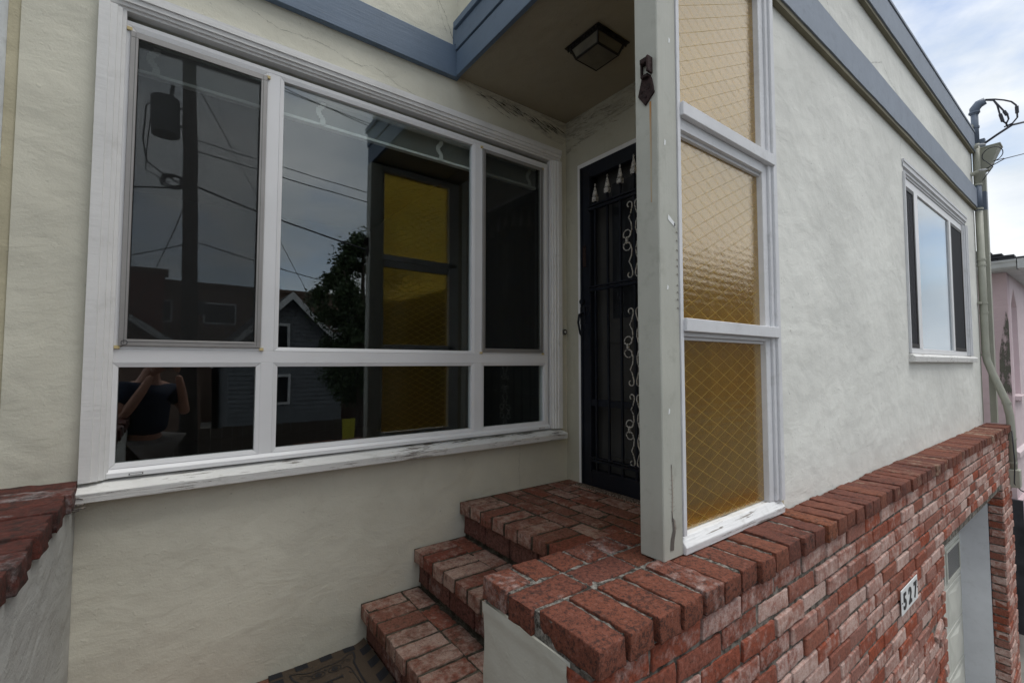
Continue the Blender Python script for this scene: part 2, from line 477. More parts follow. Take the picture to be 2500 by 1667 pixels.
class MB:
    def __init__(self):
        self.v = []; self.f = []
    def box(self, x0, x1, y0, y1, z0, z1):
        b = len(self.v)
        self.v += [(x, y, z) for x in (x0, x1) for y in (y0, y1) for z in (z0, z1)]
        self.f += [tuple(b+i for i in q) for q in ((0, 1, 3, 2), (4, 6, 7, 5), (0, 4, 5, 1), (2, 3, 7, 6), (0, 2, 6, 4), (1, 5, 7, 3))]
        return self
    def poly(self, pts):
        b = len(self.v); self.v += [tuple(p) for p in pts]; self.f.append(tuple(range(b, b+len(pts)))); return self
    def prism(self, prof, axis, a, b):
        """profile of (p,q) extruded along axis between a and b"""
        def mk(p, q, t):
            return {'x': (t, p, q), 'y': (p, t, q), 'z': (p, q, t)}[axis]
        n = len(prof); s = len(self.v)
        self.v += [mk(p, q, a) for p, q in prof] + [mk(p, q, b) for p, q in prof]
        self.f.append(tuple(range(s, s+n))); self.f.append(tuple(range(s+2*n-1, s+n-1, -1)))
        for i in range(n):
            j = (i+1) % n
            self.f.append((s+i, s+n+i, s+n+j, s+j))
        return self
    def tube(self, pts, r, n=8, closed=False):
        pts = [Vector(p) for p in pts]
        m = len(pts); s = len(self.v)
        rs = r if isinstance(r, (list, tuple)) else [r]*m
        ref = None
        for i, p in enumerate(pts):
            if closed:
                d = pts[(i+1) % m]-pts[(i-1) % m]
            else:
                d = pts[min(i+1, m-1)]-pts[max(i-1, 0)]
            d.normalize()
            if ref is None:
                ref = Vector((0, 0, 1)) if abs(d.z) < 0.9 else Vector((1, 0, 0))
            a = (ref - d*ref.dot(d)).normalized()
            ref = a
            b = d.cross(a)
            for k in range(n):
                t = math.tau*k/n
                q = p + (a*math.cos(t)+b*math.sin(t))*rs[i]
                self.v.append(tuple(q))
        for i in range(m if closed else m-1):
            j = (i+1) % m
            for k in range(n):
                l = (k+1) % n
                self.f.append((s+i*n+k, s+i*n+l, s+j*n+l, s+j*n+k))
        if not closed:
            self.f.append(tuple(s+k for k in reversed(range(n))))
            self.f.append(tuple(s+(m-1)*n+k for k in range(n)))
        return self
    def add(self, me, mw):
        s = len(self.v)
        self.v += [tuple(mw @ v.co) for v in me.vertices]
        self.f += [tuple(s+i for i in p.vertices) for p in me.polygons]
        return self
    def mesh(self, name):
        me = bpy.data.meshes.new(name)
        me.from_pydata(self.v, [], self.f)
        bm = bmesh.new(); bm.from_mesh(me)
        bmesh.ops.recalc_face_normals(bm, faces=bm.faces)
        bm.to_mesh(me); bm.free()
        return me
    def build(self, name, mat, parent=None, bevel=0.0, smooth=False, **kw):
        me = self.mesh(name)
        if bevel:
            bm = bmesh.new(); bm.from_mesh(me)
            bmesh.ops.bevel(bm, geom=list(bm.edges), offset=bevel, segments=1, affect='EDGES', clamp_overlap=True)
            bm.to_mesh(me); bm.free()
        if smooth:
            for p in me.polygons: p.use_smooth = True
        return new_obj(name, me, mat, parent, **kw)

def struct(o):
    o['kind'] = 'structure'
    return o

def brick_mesh(L, W, H, seed, hi=False, rough=1.0):
    """brick centred at the origin: L along x, W along y, H along z"""
    r = random.Random(seed)
    bm = bmesh.new()
    bmesh.ops.create_cube(bm, size=1.0)
    for v in bm.verts:
        v.co = Vector((v.co.x*L, v.co.y*W, v.co.z*H)) + Vector([r.uniform(-1, 1)*0.0016*rough for _ in range(3)])
    if hi:
        bmesh.ops.bevel(bm, geom=list(bm.edges), offset=0.0038*rough**0.5, segments=2, affect='EDGES', profile=0.6)
        for ax, n in ((0, max(2, int(L/0.022))), (1, max(2, int(W/0.022))), (2, max(2, int(H/0.022)))):
            dim = (L, W, H)[ax]
            for i in range(1, n):
                co = Vector((0, 0, 0)); co[ax] = -dim/2 + dim*i/n
                nn = Vector((0, 0, 0)); nn[ax] = 1
                bmesh.ops.bisect_plane(bm, geom=bm.verts[:]+bm.edges[:]+bm.faces[:], plane_co=co, plane_no=nn)
        off = Vector((seed*3.7, seed*1.3, 0))
        bm.normal_update()
        for v in bm.verts:
            n1 = noise.noise(v.co*55+off)
            n2 = noise.noise(v.co*22+off)
            # edges are knocked back more than the faces
            e = sum(1 for k, d in enumerate((L, W, H)) if abs(v.co[k]) > d/2-0.008)
            amp = 0.0009 + (0.0018 if e >= 2 else 0)
            v.co += v.normal*((n1*amp + n2*amp*1.1) - (0.0030 if e >= 2 and n2 > 0.08 else 0))*rough
    else:
        bmesh.ops.bevel(bm, geom=list(bm.edges), offset=0.0045, segments=1, affect='EDGES')
        off = Vector((seed*3.7, seed*1.3, 0))
        for v in bm.verts:
            v.co += Vector((noise.noise(v.co*40+off), noise.noise(v.co*40+off*2), noise.noise(v.co*40+off*3)))*0.0018
    me = bpy.data.meshes.new('brick')
    bm.to_mesh(me); bm.free()
    if hi:
        for p in me.polygons: p.use_smooth = True
    return me

class BrickSet:
    """variants of one brick size; places single bricks, or joins them"""
    def __init__(self, L, W, H, mat, n=6, hi=True):
        self.hi = [brick_mesh(L, W, H, 11+i*5, True) for i in range(n)] if hi else None
        self.lo = [brick_mesh(L, W, H, 211+i*5, False) for i in range(n)]
        self.mat = mat
        for me in (self.hi or [])+self.lo:
            me.materials.append(mat)
    def place(self, parent, c, rot=(0, 0, 0), near=False, jit=0.0015, name='brick', ang=0.6, scale=(1, 1, 1)):
        lst = self.hi if (near and self.hi) else self.lo
        me = rng.choice(lst)
        o = bpy.data.objects.new(name, me)
        COL.objects.link(o)
        o.location = Vector(c)+Vector([rng.uniform(-jit, jit) for _ in range(3)])
        fl = rng.choice([0, math.pi])
        o.rotation_euler = (rot[0]+R(rng.uniform(-ang, ang)), rot[1]+R(rng.uniform(-ang, ang)), rot[2]+fl+R(rng.uniform(-ang, ang)))
        o.scale = scale
        o.parent = parent
        return o
    def matrix(self, c, rot=(0, 0, 0), jit=0.0015, ang=0.6, scale=(1, 1, 1)):
        from mathutils import Euler
        e = Euler((rot[0]+R(rng.uniform(-ang, ang)), rot[1]+R(rng.uniform(-ang, ang)), rot[2]+R(rng.uniform(-ang, ang))))
        return Matrix.Translation(Vector(c)+Vector([rng.uniform(-jit, jit) for _ in range(3)])) @ e.to_matrix().to_4x4() @ Matrix.Diagonal((*scale, 1))

def rough_slab(x0, x1, y0, y1, z0, z1, step=0.03, amp=0.003, name='mortar_bed', mat=None, parent=None, seed=0, **kw):
    """box with bumpy skin, for mortar"""
    b = MB()
    def sheet(o, u, v, nu, nv, nrm):
        s = len(b.v)
        for i in range(nu+1):
            for j in range(nv+1):
                p = Vector(o)+Vector(u)*(i/nu)+Vector(v)*(j/nv)
                edge = i in (0, nu) or j in (0, nv)
                d = 0 if edge else noise.noise(p*38+Vector((seed, 0, 0)))*amp + noise.noise(p*9)*amp
                b.v.append(tuple(p+Vector(nrm)*d))
        for i in range(nu):
            for j in range(nv):
                a = s+i*(nv+1)+j
                b.f.append((a, a+1, a+nv+2, a+nv+1))
    X, Y, Z = x1-x0, y1-y0, z1-z0
    nx, ny, nz = [max(1, int(q/step)) for q in (X, Y, Z)]
    sheet((x0, y0, z0), (X, 0, 0), (0, 0, Z), nx, nz, (0, -1, 0))
    sheet((x0, y0, z1), (X, 0, 0), (0, Y, 0), nx, ny, (0, 0, 1))
    sheet((x0, y0, z0), (0, Y, 0), (0, 0, Z), ny, nz, (-1, 0, 0))
    sheet((x1, y0, z0), (0, Y, 0), (0, 0, Z), 1, 1, (1, 0, 0))
    sheet((x0, y1, z0), (X, 0, 0), (0, 0, Z), 1, 1, (0, 1, 0))
    sheet((x0, y0, z0), (X, 0, 0), (0, Y, 0), 1, 1, (0, 0, -1))
    return b.build(name, mat, parent, smooth=True, **kw)

# ================================================================== SETTING
g = MB()
g.poly([(-250, -1.55, -2.62), (250, -1.55, -2.62), (250, -5.2, -2.62), (-250, -5.2, -2.62)])
struct(g.build('sidewalk', M['concrete']))
struct(MB().box(-250, 250, -5.35, -5.2, -2.80, -2.616).build('kerb', M['concrete']))
struct(MB().poly([(-250, -5.35, -2.76), (250, -5.35, -2.76), (250, -14.0, -2.76), (-250, -14.0, -2.76)]).build('road', M['asphalt']))
struct(MB().box(-250, 250, -14.15, -14.0, -2.80, -2.60).build('kerb', M['concrete']))
struct(MB().poly([(-300, 300, -2.9), (300, 300, -2.9), (300, -300, -2.9), (-300, -300, -2.9)]).build('ground', M['concrete']))
struct(MB().box(-60, 60, -60, -14.15, -2.88, -2.604).build('far_pavement', M['concrete']))
# walk up to the entry stairs, between the two stair walls
walk = MB().box(-3.3, -1.42, -3.4, -1.62, -2.6, -0.765)
for i in range(9):
    walk.box(-2.9, -1.42, -3.4-0.28*(i+1), -3.4-0.28*i-0.001, -2.6, -0.765-0.185*(i+1))
struct(walk.build('walkway', M['concrete']))

# ================================================================== HOUSE
house = thing('house', 'pale grey green stucco house with blue grey trim, recessed front window and raised porch', 'house', (0, 0, 0))
H = house
ZT = 3.20
# recessed wall around the big window
ww = MB()
WX0, WX1, WZ0, WZ1 = -2.345, -0.13, 0.315, 2.13
ww.box(-2.60, WX0, 0.0, 0.14, -0.75, 3.5)
ww.box(WX1, 0.0, 0.0, 0.14, -0.75, 2.43)
ww.box(WX0, WX1, 0.0, 0.14, WZ1, 2.43)
ww.box(WX0, WX1, 0.0, 0.14, -0.75, WZ0)
ww.box(WX0, -0.75, 0.0, 0.14, 2.43, 3.5)
ww.build('window_wall', M['stucco'], H)
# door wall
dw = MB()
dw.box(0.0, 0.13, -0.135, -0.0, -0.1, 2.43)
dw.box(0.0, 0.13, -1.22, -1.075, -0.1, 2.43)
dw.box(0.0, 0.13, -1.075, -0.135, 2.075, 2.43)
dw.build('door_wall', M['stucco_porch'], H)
# front wall with the side window opening
FY = -1.36
SX0, SX1, SZ0, SZ1 = 2.01, 4.15, 0.82, 2.20
fwall = MB()
fwall.box(-0.035, SX0, FY, -1.22, 0.10, 2.45)
fwall.box(SX1, 4.60, FY, -1.22, 0.10, 2.45)
fwall.box(SX0, SX1, FY, -1.22, SZ1, 2.45)
fwall.box(SX0, SX1, FY, -1.22, 0.10, SZ0)
fwall.box(-0.864, 4.60, FY, -1.22, 2.45, ZT)
fwall.build('front_wall', M['stucco_front'], H)
MB().box(-0.864, -0.75, -1.22, 0.0, 2.45, ZT).build('porch_side_wall', M['stucco'], H)
MB().box(4.46, 4.60, -1.22, 6.0, -2.6, ZT).build('side_wall', M['stucco'], H)
MB().box(-0.75, 4.46, -1.22, 6.0, 2.9, 3.0).build('roof', M['shingle'], H)
MB().box(-2.6, -0.75, 0.14, 6.0, 3.3, 3.4).build('roof', M['shingle'], H)
# porch ceiling
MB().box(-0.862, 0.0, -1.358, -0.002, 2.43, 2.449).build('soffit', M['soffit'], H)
# blue grey boards
MB().prism([(-0.034, 2.402), (-0.034, 2.585), (0.0, 2.600), (0.0, 2.402)], 'x', -2.60, -0.864).build('fascia_board', M['blue'], H, bevel=0.002)
MB().box(-0.890, -0.8645, -1.385, -0.036, 2.408, 2.548).build('fascia_board', M['blue'], H, bevel=0.002)
MB().box(-0.897, -0.8645, -1.390, -0.036, 2.556, 2.672).build('fascia_board', M['blue'], H, bevel=0.002)
MB().box(-0.912, -0.8645, -1.400, -0.036, 2.674, 2.714).build('fascia_cap', M['blue'], H, bevel=0.002)
MB().box(-0.8925, -0.8645, -0.0355, 0.0, 2.60, 2.714).build('fascia_end', M['blue'], H)

def wavy_band(name, x0, x1, z0, z1, y, mat, dep=0.032):
    b = MB(); n = 90
    s0 = len(b.v)
    for i in range(n+1):
        x = x0+(x1-x0)*i/n
        w0 = noise.noise(Vector((x*2.3, z0, 0)))*0.007+noise.noise(Vector((x*9, z0, 3)))*0.003
        w1 = noise.noise(Vector((x*2.3, z1, 9)))*0.005+noise.noise(Vector((x*9, z1, 3)))*0.002
        for p in ((y, z0+w0), (y, z1+w1), (y+dep, z1+w1), (y+dep, z0+w0)):
            b.v.append((x, p[0], p[1]))
    for i in range(n):
        for k in range(4):
            a = s0+i*4+k; c = s0+i*4+(k+1) % 4
            b.f.append((a, a+4, c+4, c))
    b.f.append((s0, s0+1, s0+2, s0+3)); e = s0+n*4
    b.f.append((e+3, e+2, e+1, e))
    return b.build(name, mat, H)
wavy_band('trim_band', -0.8640, 4.62, 2.415, 2.615, -1.392, M['blue_front'])
wavy_band('trim_band', -0.8640, 4.64, 3.015, 3.205, -1.395, M['blue_front'], 0.034)
MB().box(-0.8640, 4.60, -1.385, -1.3605, 2.392, 2.4135).build('band_under_shade', M['under'], H)
MB().box(-0.8640, 4.60, -1.386, -1.3605, 2.99, 3.012).build('band_under_shade', M['under'], H)
MB().box(-0.88, 4.63, -1.40, -1.20, 3.216, 3.235).build('coping', M['blue_front'], H)

# cracks in the plaster over the window: thin recessed-looking dark slivers
def crack(pts, w=0.0022, parent=H, mat=None, ax='y', off=-0.0012):
    """a jagged hairline as a thin ribbon lying on the wall"""
    out = []
    for (a, b2) in zip(pts[:-1], pts[1:]):
        a = Vector(a); b2 = Vector(b2)
        n = max(2, int((b2-a).length/0.012))
        for i in range(n):
            p = a.lerp(b2, i/n)
            j = 0.004
            out.append(p+Vector((rng.uniform(-j, j), 0, rng.uniform(-j, j))))
    out.append(Vector(pts[-1]))
    b = MB()
    for i in range(len(out)-1):
        p, q = out[i], out[i+1]
        d = (q-p); 
        if ax == 'y':
            nrm = Vector((-d.z, 0, d.x)).normalized()
        else:
            nrm = Vector((0, -d.z, d.y)).normalized()
        w1 = w*rng.uniform(0.15, 0.8)*0.38
        b.poly([p-nrm*w1, q-nrm*w1, q+nrm*w1, p+nrm*w1])
    return b.build('crack', mat or M['mildew'], parent)
Yc = -0.0015
crack([(-1.98, Yc, 2.36), (-1.80, Yc, 2.30), (-1.62, Yc, 2.31), (-1.42, Yc, 2.27), (-1.36, Yc, 2.30), (-1.22, Yc, 2.25), (-1.12, Yc, 2.23)], 0.002)
crack([(-0.40, Yc, 0.27), (-0.41, Yc, 0.14), (-0.405, Yc, 0.02)], 0.0018)
crack([(-0.99, Yc, 2.84), (-0.93, Yc, 2.74), (-0.91, Yc, 2.68), (-0.88, Yc, 2.61)], 0.004)
crack([(-0.97, Yc, 2.95), (-1.00, Yc, 2.82), (-0.93, Yc, 2.66)], 0.002)
crack([(2.0, FY-0.0015, 2.40), (1.95, FY-0.0015, 2.28), (1.97, FY-0.0015, 2.20), (2.35, FY-0.0015, 2.22)], 0.004)
crack([(1.25, FY-0.0015, 2.63), (1.6, FY-0.0015, 2.78), (1.75, FY-0.0015, 2.72), (2.1, FY-0.0015, 2.66)], 0.004)
crack([(0.55, FY-0.0015, 2.72), (0.6, FY-0.0015, 2.80), (0.7, FY-0.0015, 2.68)], 0.004)
crack([(4.35, FY-0.0015, 0.35), (4.42, FY-0.0015, 0.26), (4.36, FY-0.0015, 0.22), (4.40, FY-0.0015, 0.16)], 0.010)

# mildew and flaking along the ceiling corner
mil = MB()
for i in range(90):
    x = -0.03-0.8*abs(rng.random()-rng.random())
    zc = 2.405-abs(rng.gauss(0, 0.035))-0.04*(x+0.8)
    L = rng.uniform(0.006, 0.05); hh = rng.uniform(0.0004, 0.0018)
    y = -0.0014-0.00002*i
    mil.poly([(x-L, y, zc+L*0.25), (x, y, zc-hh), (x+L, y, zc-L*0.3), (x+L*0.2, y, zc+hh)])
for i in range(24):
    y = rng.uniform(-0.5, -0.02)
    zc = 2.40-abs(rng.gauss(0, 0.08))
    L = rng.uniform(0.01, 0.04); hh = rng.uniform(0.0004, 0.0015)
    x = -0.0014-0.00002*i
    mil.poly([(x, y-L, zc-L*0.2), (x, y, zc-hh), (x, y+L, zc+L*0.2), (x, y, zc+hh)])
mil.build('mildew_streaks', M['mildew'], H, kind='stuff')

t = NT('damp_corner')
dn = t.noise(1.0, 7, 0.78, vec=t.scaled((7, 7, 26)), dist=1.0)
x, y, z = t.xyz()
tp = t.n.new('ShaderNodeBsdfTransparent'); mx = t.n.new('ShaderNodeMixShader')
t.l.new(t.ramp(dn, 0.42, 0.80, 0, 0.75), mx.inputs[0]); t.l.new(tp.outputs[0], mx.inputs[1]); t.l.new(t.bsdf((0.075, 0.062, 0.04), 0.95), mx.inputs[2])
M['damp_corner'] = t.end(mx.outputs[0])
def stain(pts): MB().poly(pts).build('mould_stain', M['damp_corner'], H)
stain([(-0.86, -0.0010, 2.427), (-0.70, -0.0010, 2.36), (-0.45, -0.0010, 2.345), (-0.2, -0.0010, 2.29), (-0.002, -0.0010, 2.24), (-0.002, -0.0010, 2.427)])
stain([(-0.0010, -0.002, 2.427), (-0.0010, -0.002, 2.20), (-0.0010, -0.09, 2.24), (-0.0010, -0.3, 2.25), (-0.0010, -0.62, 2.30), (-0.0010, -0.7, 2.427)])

# ---- big window -----------------------------------------------------
win = MB()
def frame_member(b, x0, x1, z0, z1, y0=0.0, y1=0.07):
    b.box(x0, x1, y0, y1, z0, z1)
VZ0, VZ1 = 0.347, 2.098
VX0, VX1 = -2.325, -0.165
pic = MB().box(VX0, VX1, 0.072, 0.10, VZ0, VZ0+0.02).build('picture_window', M['vinyl'], H)
mb = MB()
yv = 0.002
mb.box(VX0, -2.325+0.0, yv, 0.07, VZ0, VZ1) if False else None
mb.box(VX0, VX1, yv, 0.07, VZ0, 0.380)              # bottom rail
mb.box(VX0, VX1, yv, 0.07, 2.080, VZ1)              # head
mb.box(VX0, VX1, yv, 0.07, 0.773, 0.826)            # middle rail
for z0, z1 in ((0.380, 0.773), (0.826, 2.080)):
    mb.box(-1.833, -1.782, yv, 0.07, z0, z1)
    mb.box(-0.735, -0.684, yv, 0.07, z0, z1)
mb.box(VX1-0.018, VX1, yv, 0.07, 0.380, 0.773); mb.box(VX1-0.018, VX1, yv, 0.07, 0.826, 2.080)
mb.box(VX0, VX0+0.004, yv, 0.07, 0.380, 0.773); mb.box(VX0, VX0+0.018, yv, 0.07, 0.826, 2.080)
mb.build('window_frame', M['vinyl'], pic, bevel=0.0015)
# lower nose of the bottom rail and its weep slots
MB().prism([(0.002, 0.349), (-0.014, 0.349), (-0.014, 0.366), (0.002, 0.378)], 'x', VX0, VX1).build('bottom_rail_nose', M['vinyl'], pic, bevel=0.001)
for x in (-2.24, -0.235):
    MB().box(x-0.021, x+0.021, -0.0165, -0.0145, 0.3535, 0.3600).build('weep_slot', M['seam'], pic)
    MB().box(x-0.018, x+0.018, -0.0185, -0.0168, 0.3548, 0.3588).build('weep_cover', M['vinyl'], pic)
def bead(x0, x1, z0, z1, w=0.0165):
    """mitred glazing bead round a pane"""
    b = MB()
    yo, yi = 0.001, 0.016
    O = [(x0, z0), (x1, z0), (x1, z1), (x0, z1)]
    I = [(x0+w, z0+w), (x1-w, z0+w), (x1-w, z1-w), (x0+w, z1-w)]
    g_ = 0.0007
    for k in range(4):
        j = (k+1) % 4
        a, c, d, e = O[k], O[j], I[j], I[k]
        # shrink each strip a hair along its length so the mitre reads
        def sh(p, q):
            v = Vector((q[0]-p[0], q[1]-p[1])); v.normalize()
            return (p[0]+v.x*g_, p[1]+v.y*g_), (q[0]-v.x*g_, q[1]-v.y*g_)
        a, c = sh(a, c); e, d = sh(e, d)
        s = len(b.v)
        b.v += [(a[0], yo, a[1]), (c[0], yo, c[1]), (d[0], yo+0.004, d[1]), (e[0], yo+0.004, e[1]),
                (a[0], 0.03, a[1]), (c[0], 0.03, c[1]), (d[0], 0.03, d[1]), (e[0], 0.03, e[1])]
        b.f += [(s, s+1, s+2, s+3), (s+4, s+7, s+6, s+5), (s, s+4, s+5, s+1), (s+1, s+5, s+6, s+2), (s+2, s+6, s+7, s+3), (s+3, s+7, s+4, s)]
    b.build('glazing_bead', M['vinyl'], pic)
panes = [(-2.321, -1.833, 0.380, 0.773), (-1.782, -0.735, 0.380, 0.773), (-0.684, -0.183, 0.380, 0.773),
         (-1.782, -0.735, 0.826, 2.080), (-2.307, -1.833, 0.826, 2.080), (-0.684, -0.183, 0.826, 2.080)]
for i, (x0, x1, z0, z1) in enumerate(panes):
    bead(x0, x1, z0, z1)
    yy = 0.020+0.0
    MB().box(x0+0.004, x1-0.004, yy, yy+0.006, z0+0.004, z1-0.004).build('window_pane', M['glass'], pic)
# insect screens with grey metal frames on the two upper side sashes
for (x0, x1) in ((-2.307, -1.836), (-0.687, -0.2185)):
    s = MB(); w = 0.024 if x0 < -2 else 0.021
    ya, yb = -0.009, 0.0
    s.box(x0, x1, ya, yb, 0.838, 0.838+w); s.box(x0, x1, ya, yb, 2.056-w, 2.056)
    s.box(x0, x0+w, ya, yb, 0.838+w, 2.056-w); s.box(x1-w, x1, ya, yb, 0.838+w, 2.056-w)
    s.build('screen_frame', M['alu'], pic, bevel=0.0012, label='grey metal insect screen frame')
    s = MB()
    s.box(x0+w*0.62, x0+w*0.68, -0.0098, -0.0088, 0.845, 2.05); s.box(x1-w*0.68, x1-w*0.62, -0.0098, -0.0088, 0.845, 2.05)
    s.box(x0+w, x1-w, -0.0098, -0.0088, 0.838+w*0.58, 0.838+w*0.64)
    s.build('screen_spline', M['seam'], pic)
    MB().box(x0+w, x1-w, -0.0045, -0.0038, 0.838+w, 2.056-w).build('insect_screen', M['mesh'], pic)
    for (px_, pz_) in ((x0-0.012, 0.826), (x1-0.004, 0.826), (x1-0.004, 2.048), (x0-0.012, 2.058)):
        MB().box(px_, px_+0.016, -0.0055, 0.0015, pz_, pz_+0.012).build('foam_block', M['putty'], pic)
MB().tube([(-2.290+0.009*math.cos(a*math.tau/14), -0.0105, 0.849+0.009*math.sin(a*math.tau/14)) for a in range(14)], 0.0009, 5, True).build('screen_clip', M['iron'], pic)

# moulded casing, in stepped strips
def casing(parent, X0, X1, Z0, Z1, steps, mat, name='casing'):
    """steps: (outer offset, inner offset, front y) measured inwards from the outer edge; sides and head"""
    # one stepped moulding profile per side, so the steps are solid wood without gaps
    def prof(sign, base):
        pts = []
        for (a, b2, yf_, yb_) in steps:
            pts += [(base+sign*a, yf_), (base+sign*b2, yf_+0.001)]
        back = steps[-1][3]
        pts += [(base+sign*steps[-1][1], back), (base+sign*steps[-1][1]*0.62, back), (base+sign*steps[-1][1]*0.62, steps[0][3]), (base, steps[0][3])]
        return pts
    w_ = steps[-1][1]
    MB().prism(prof(1, X0), 'z', Z0, Z1-w_).build(name, mat, parent)
    MB().prism(prof(-1, X1), 'z', Z0, Z1-w_).build(name, mat, parent)
    # head runs the full width; its profile is drawn in the y-z plane
    MB().prism([(q, p) for p, q in prof(-1, Z1)], 'x', X0, X1).build(name, mat, parent)
casing(pic, -2.398, -0.072, 0.346, 2.205, [(0.0, 0.032, -0.036, 0.0), (0.0325, 0.052, -0.029, 0.0), (0.0525, 0.066, -0.020, 0.012), (0.0665, 0.078, -0.010, 0.03)], M['white_old'])
MB().prism([(-0.072, 0.283), (-0.074, 0.318), (-0.036, 0.3295), (0.03, 0.3455), (0.03, 0.283)], 'x', -2.405, -0.062).build('window_sill', M['white_peel'], pic, bevel=0.002)
m = MB()
for i in range(70):
    x = rng.uniform(-1.05, -0.30); L = rng.uniform(0.006, 0.03)
    t_ = rng.uniform(0.15, 0.95); y = -0.036+0.036*t_; z = 0.3295+0.0087*t_+0.0016
    m.poly([(x-L, y, z), (x, y-0.003, z), (x+L, y, z), (x, y+0.004, z+0.0002)])
m.build('moss_growth', M['moss'], pic, kind='stuff')
# rotten corner of the sill
m = MB()
for i in range(6):
    x = -2.416+rng.uniform(-0.006, 0.02); z = 0.275+rng.uniform(-0.012, 0.03)
    m.tube([(x-0.01, -0.070+rng.uniform(-0.006, 0), z), (x+0.012, -0.074, z+rng.uniform(-0.006, 0.006)), (x+0.028, -0.072, z+rng.uniform(-0.01, 0.006))], rng.uniform(0.0015, 0.004), 5)
m.build('rotten_sill_end', M['post_crack'], pic)

# room behind the window
rm = MB()
rm.box(-2.7, 0.0, 4.0, 4.1, -0.1, 2.6)
rm.box(-2.75, -2.7, 0.14, 4.1, -0.1, 2.6)
rm.box(-2.7, 1.8, 0.14, 4.1, -0.15, -0.1)
rm.box(-2.7, -0.0, 0.14, 4.1, 2.6, 2.65)
rm.box(0.0, 0.1, 0.14, 4.1, -0.1, 2.6)
rm.build('interior_room', M['room'], H)
bl = thing('window_blind', 'white mini blind pulled up to the top behind the big front window', 'blind', (-1.25, 0.12, 2.08))
b0 = bl.location
m = MB()
for k in range(26):
    z = 1.968+k*0.0042
    m.box(-2.30, -0.19, 0.098, 0.122, z, z+0.0012)
o = m.build('slat_stack', M['blind'], None); o.parent = bl; o.matrix_parent_inverse = Matrix.Translation(-b0)
o = MB().box(-2.30, -0.19, 0.095, 0.125, 1.953, 1.966).build('bottom_rail', M['blind_rail']); o.parent = bl; o.matrix_parent_inverse = Matrix.Translation(-b0)
o = MB().box(-2.30, -0.19, 0.095, 0.13, 2.078, 2.105).build('head_rail', M['blind_rail']); o.parent = bl; o.matrix_parent_inverse = Matrix.Translation(-b0)
for x in (-2.24, -1.585, -0.925, -0.26):
    m = MB(); pts = []
    for k in range(12):
        z = 1.955+k*0.0105
        pts.append((x+0.012*math.sin(k*0.75), 0.092, z))
    for (p, q) in zip(pts[:-1], pts[1:]):
        m.box(min(p[0], q[0])-0.011, max(p[0], q[0])+0.011, 0.089, 0.0925, p[2], p[2]+0.0092)
    o = m.build('ladder_tape', M['cord']); o.parent = bl; o.matrix_parent_inverse = Matrix.Translation(-b0)

# ---- doorbell -------------------------------------------------------
db = thing('doorbell', 'small round metal doorbell button beside the big window casing', 'doorbell', (-0.031, -0.006, 0.981))
m = MB().tube([(0, -0.010, 0), (0, 0.006, 0)], 0.019, 18); o = m.build('doorbell_plate', M['alu'], db, smooth=False)
MB().tube([(0.014*math.cos(a*math.tau/16), -0.012, 0.014*math.sin(a*math.tau/16)) for a in range(16)], 0.003, 6, True).build('doorbell_ring', M['bronze'], db)
MB().tube([(0, -0.016, 0), (0, -0.009, 0)], 0.006, 12).build('doorbell_button', M['white_old'], db)

# ---- security door --------------------------------------------------
DY0, DY1 = -1.045, -0.165
door = MB().box(-0.012, 0.0, DY0-0.03, DY0-0.001, 0.0, 2.075).build('security_door', M['white_old'], H, label='dark blue black iron security door')
m = MB()
m.box(-0.030, 0.0, DY1+0.001, DY1+0.026, 0.0, 2.045); m.box(-0.030, 0.0, DY0-0.026, DY1+0.026, 2.046, 2.074); m.box(-0.030, -0.0125, DY0-0.026, DY0-0.001, 0.0, 2.045)
m.build('door_trim', M['white_old'], door, bevel=0.002)
m = MB()
m.box(-0.036, 0.004, DY1-0.093, DY1, 0.012, 2.043)
m.box(-0.036, 0.004, DY0, DY0+0.093, 0.012, 2.043)
m.box(-0.036, 0.004, DY0+0.0935, DY1-0.0935, 1.955, 2.043)
m.box(-0.036, 0.004, DY0+0.0935, DY1-0.0935, 0.012, 0.115)
m.build('door_frame', M['iron'], door, bevel=0.002)
m = MB()
m.box(-0.042, -0.0365, DY1-0.024, DY1-0.018, 0.02, 2.04); m.box(-0.0415, -0.0365, DY1-0.093, DY1-0.085, 0.1, 1.96)
m.build('frame_ridge', M['iron'], door)
bars = [-0.305, -0.405, -0.505, -0.605, -0.705, -0.805, -0.905]
tops = [1.785, 1.812, 1.838, 1.862, 1.838, 1.812, 1.785]
for yb_, tz in zip(bars, tops):
    MB().box(-0.046, -0.034, yb_-0.0065, yb_+0.0065, 0.115, tz).build('bar', M['iron'], door)
    # spear finial
    f = MB()
    f.box(-0.053, -0.027, yb_-0.015, yb_+0.015, tz, tz+0.030)
    s = len(f.v)
    for z_, r_ in ((tz+0.031, 0.008), (tz+0.038, 0.018), (tz+0.062, 0.013), (tz+0.10, 0.003), (tz+0.104, 0.007), (tz+0.116, 0.002)):
        for k in range(8):
            a = math.tau*k/8
            f.v.append((-0.040+r_*0.8*math.cos(a), yb_+r_*math.sin(a), z_))
    for i in range(5):
        for k in range(8):
            l = (k+1) % 8
            f.f.append((s+i*8+k, s+i*8+l, s+(i+1)*8+l, s+(i+1)*8+k))
    f.build('finial', M['silver'], door)
for z0, z1 in ((1.735, 1.752), (1.760, 1.772), (1.222, 1.238), (1.246, 1.256), (0.168, 0.182), (0.188, 0.197)):
    MB().box(-0.052, -0.030, DY0+0.05, DY1-0.085, z0, z1).build('rail', M['iron'], door)
MB().box(-0.038, -0.010, DY0+0.08, DY1-0.085, 0.508, 0.548).build('rail', M['iron'], door)
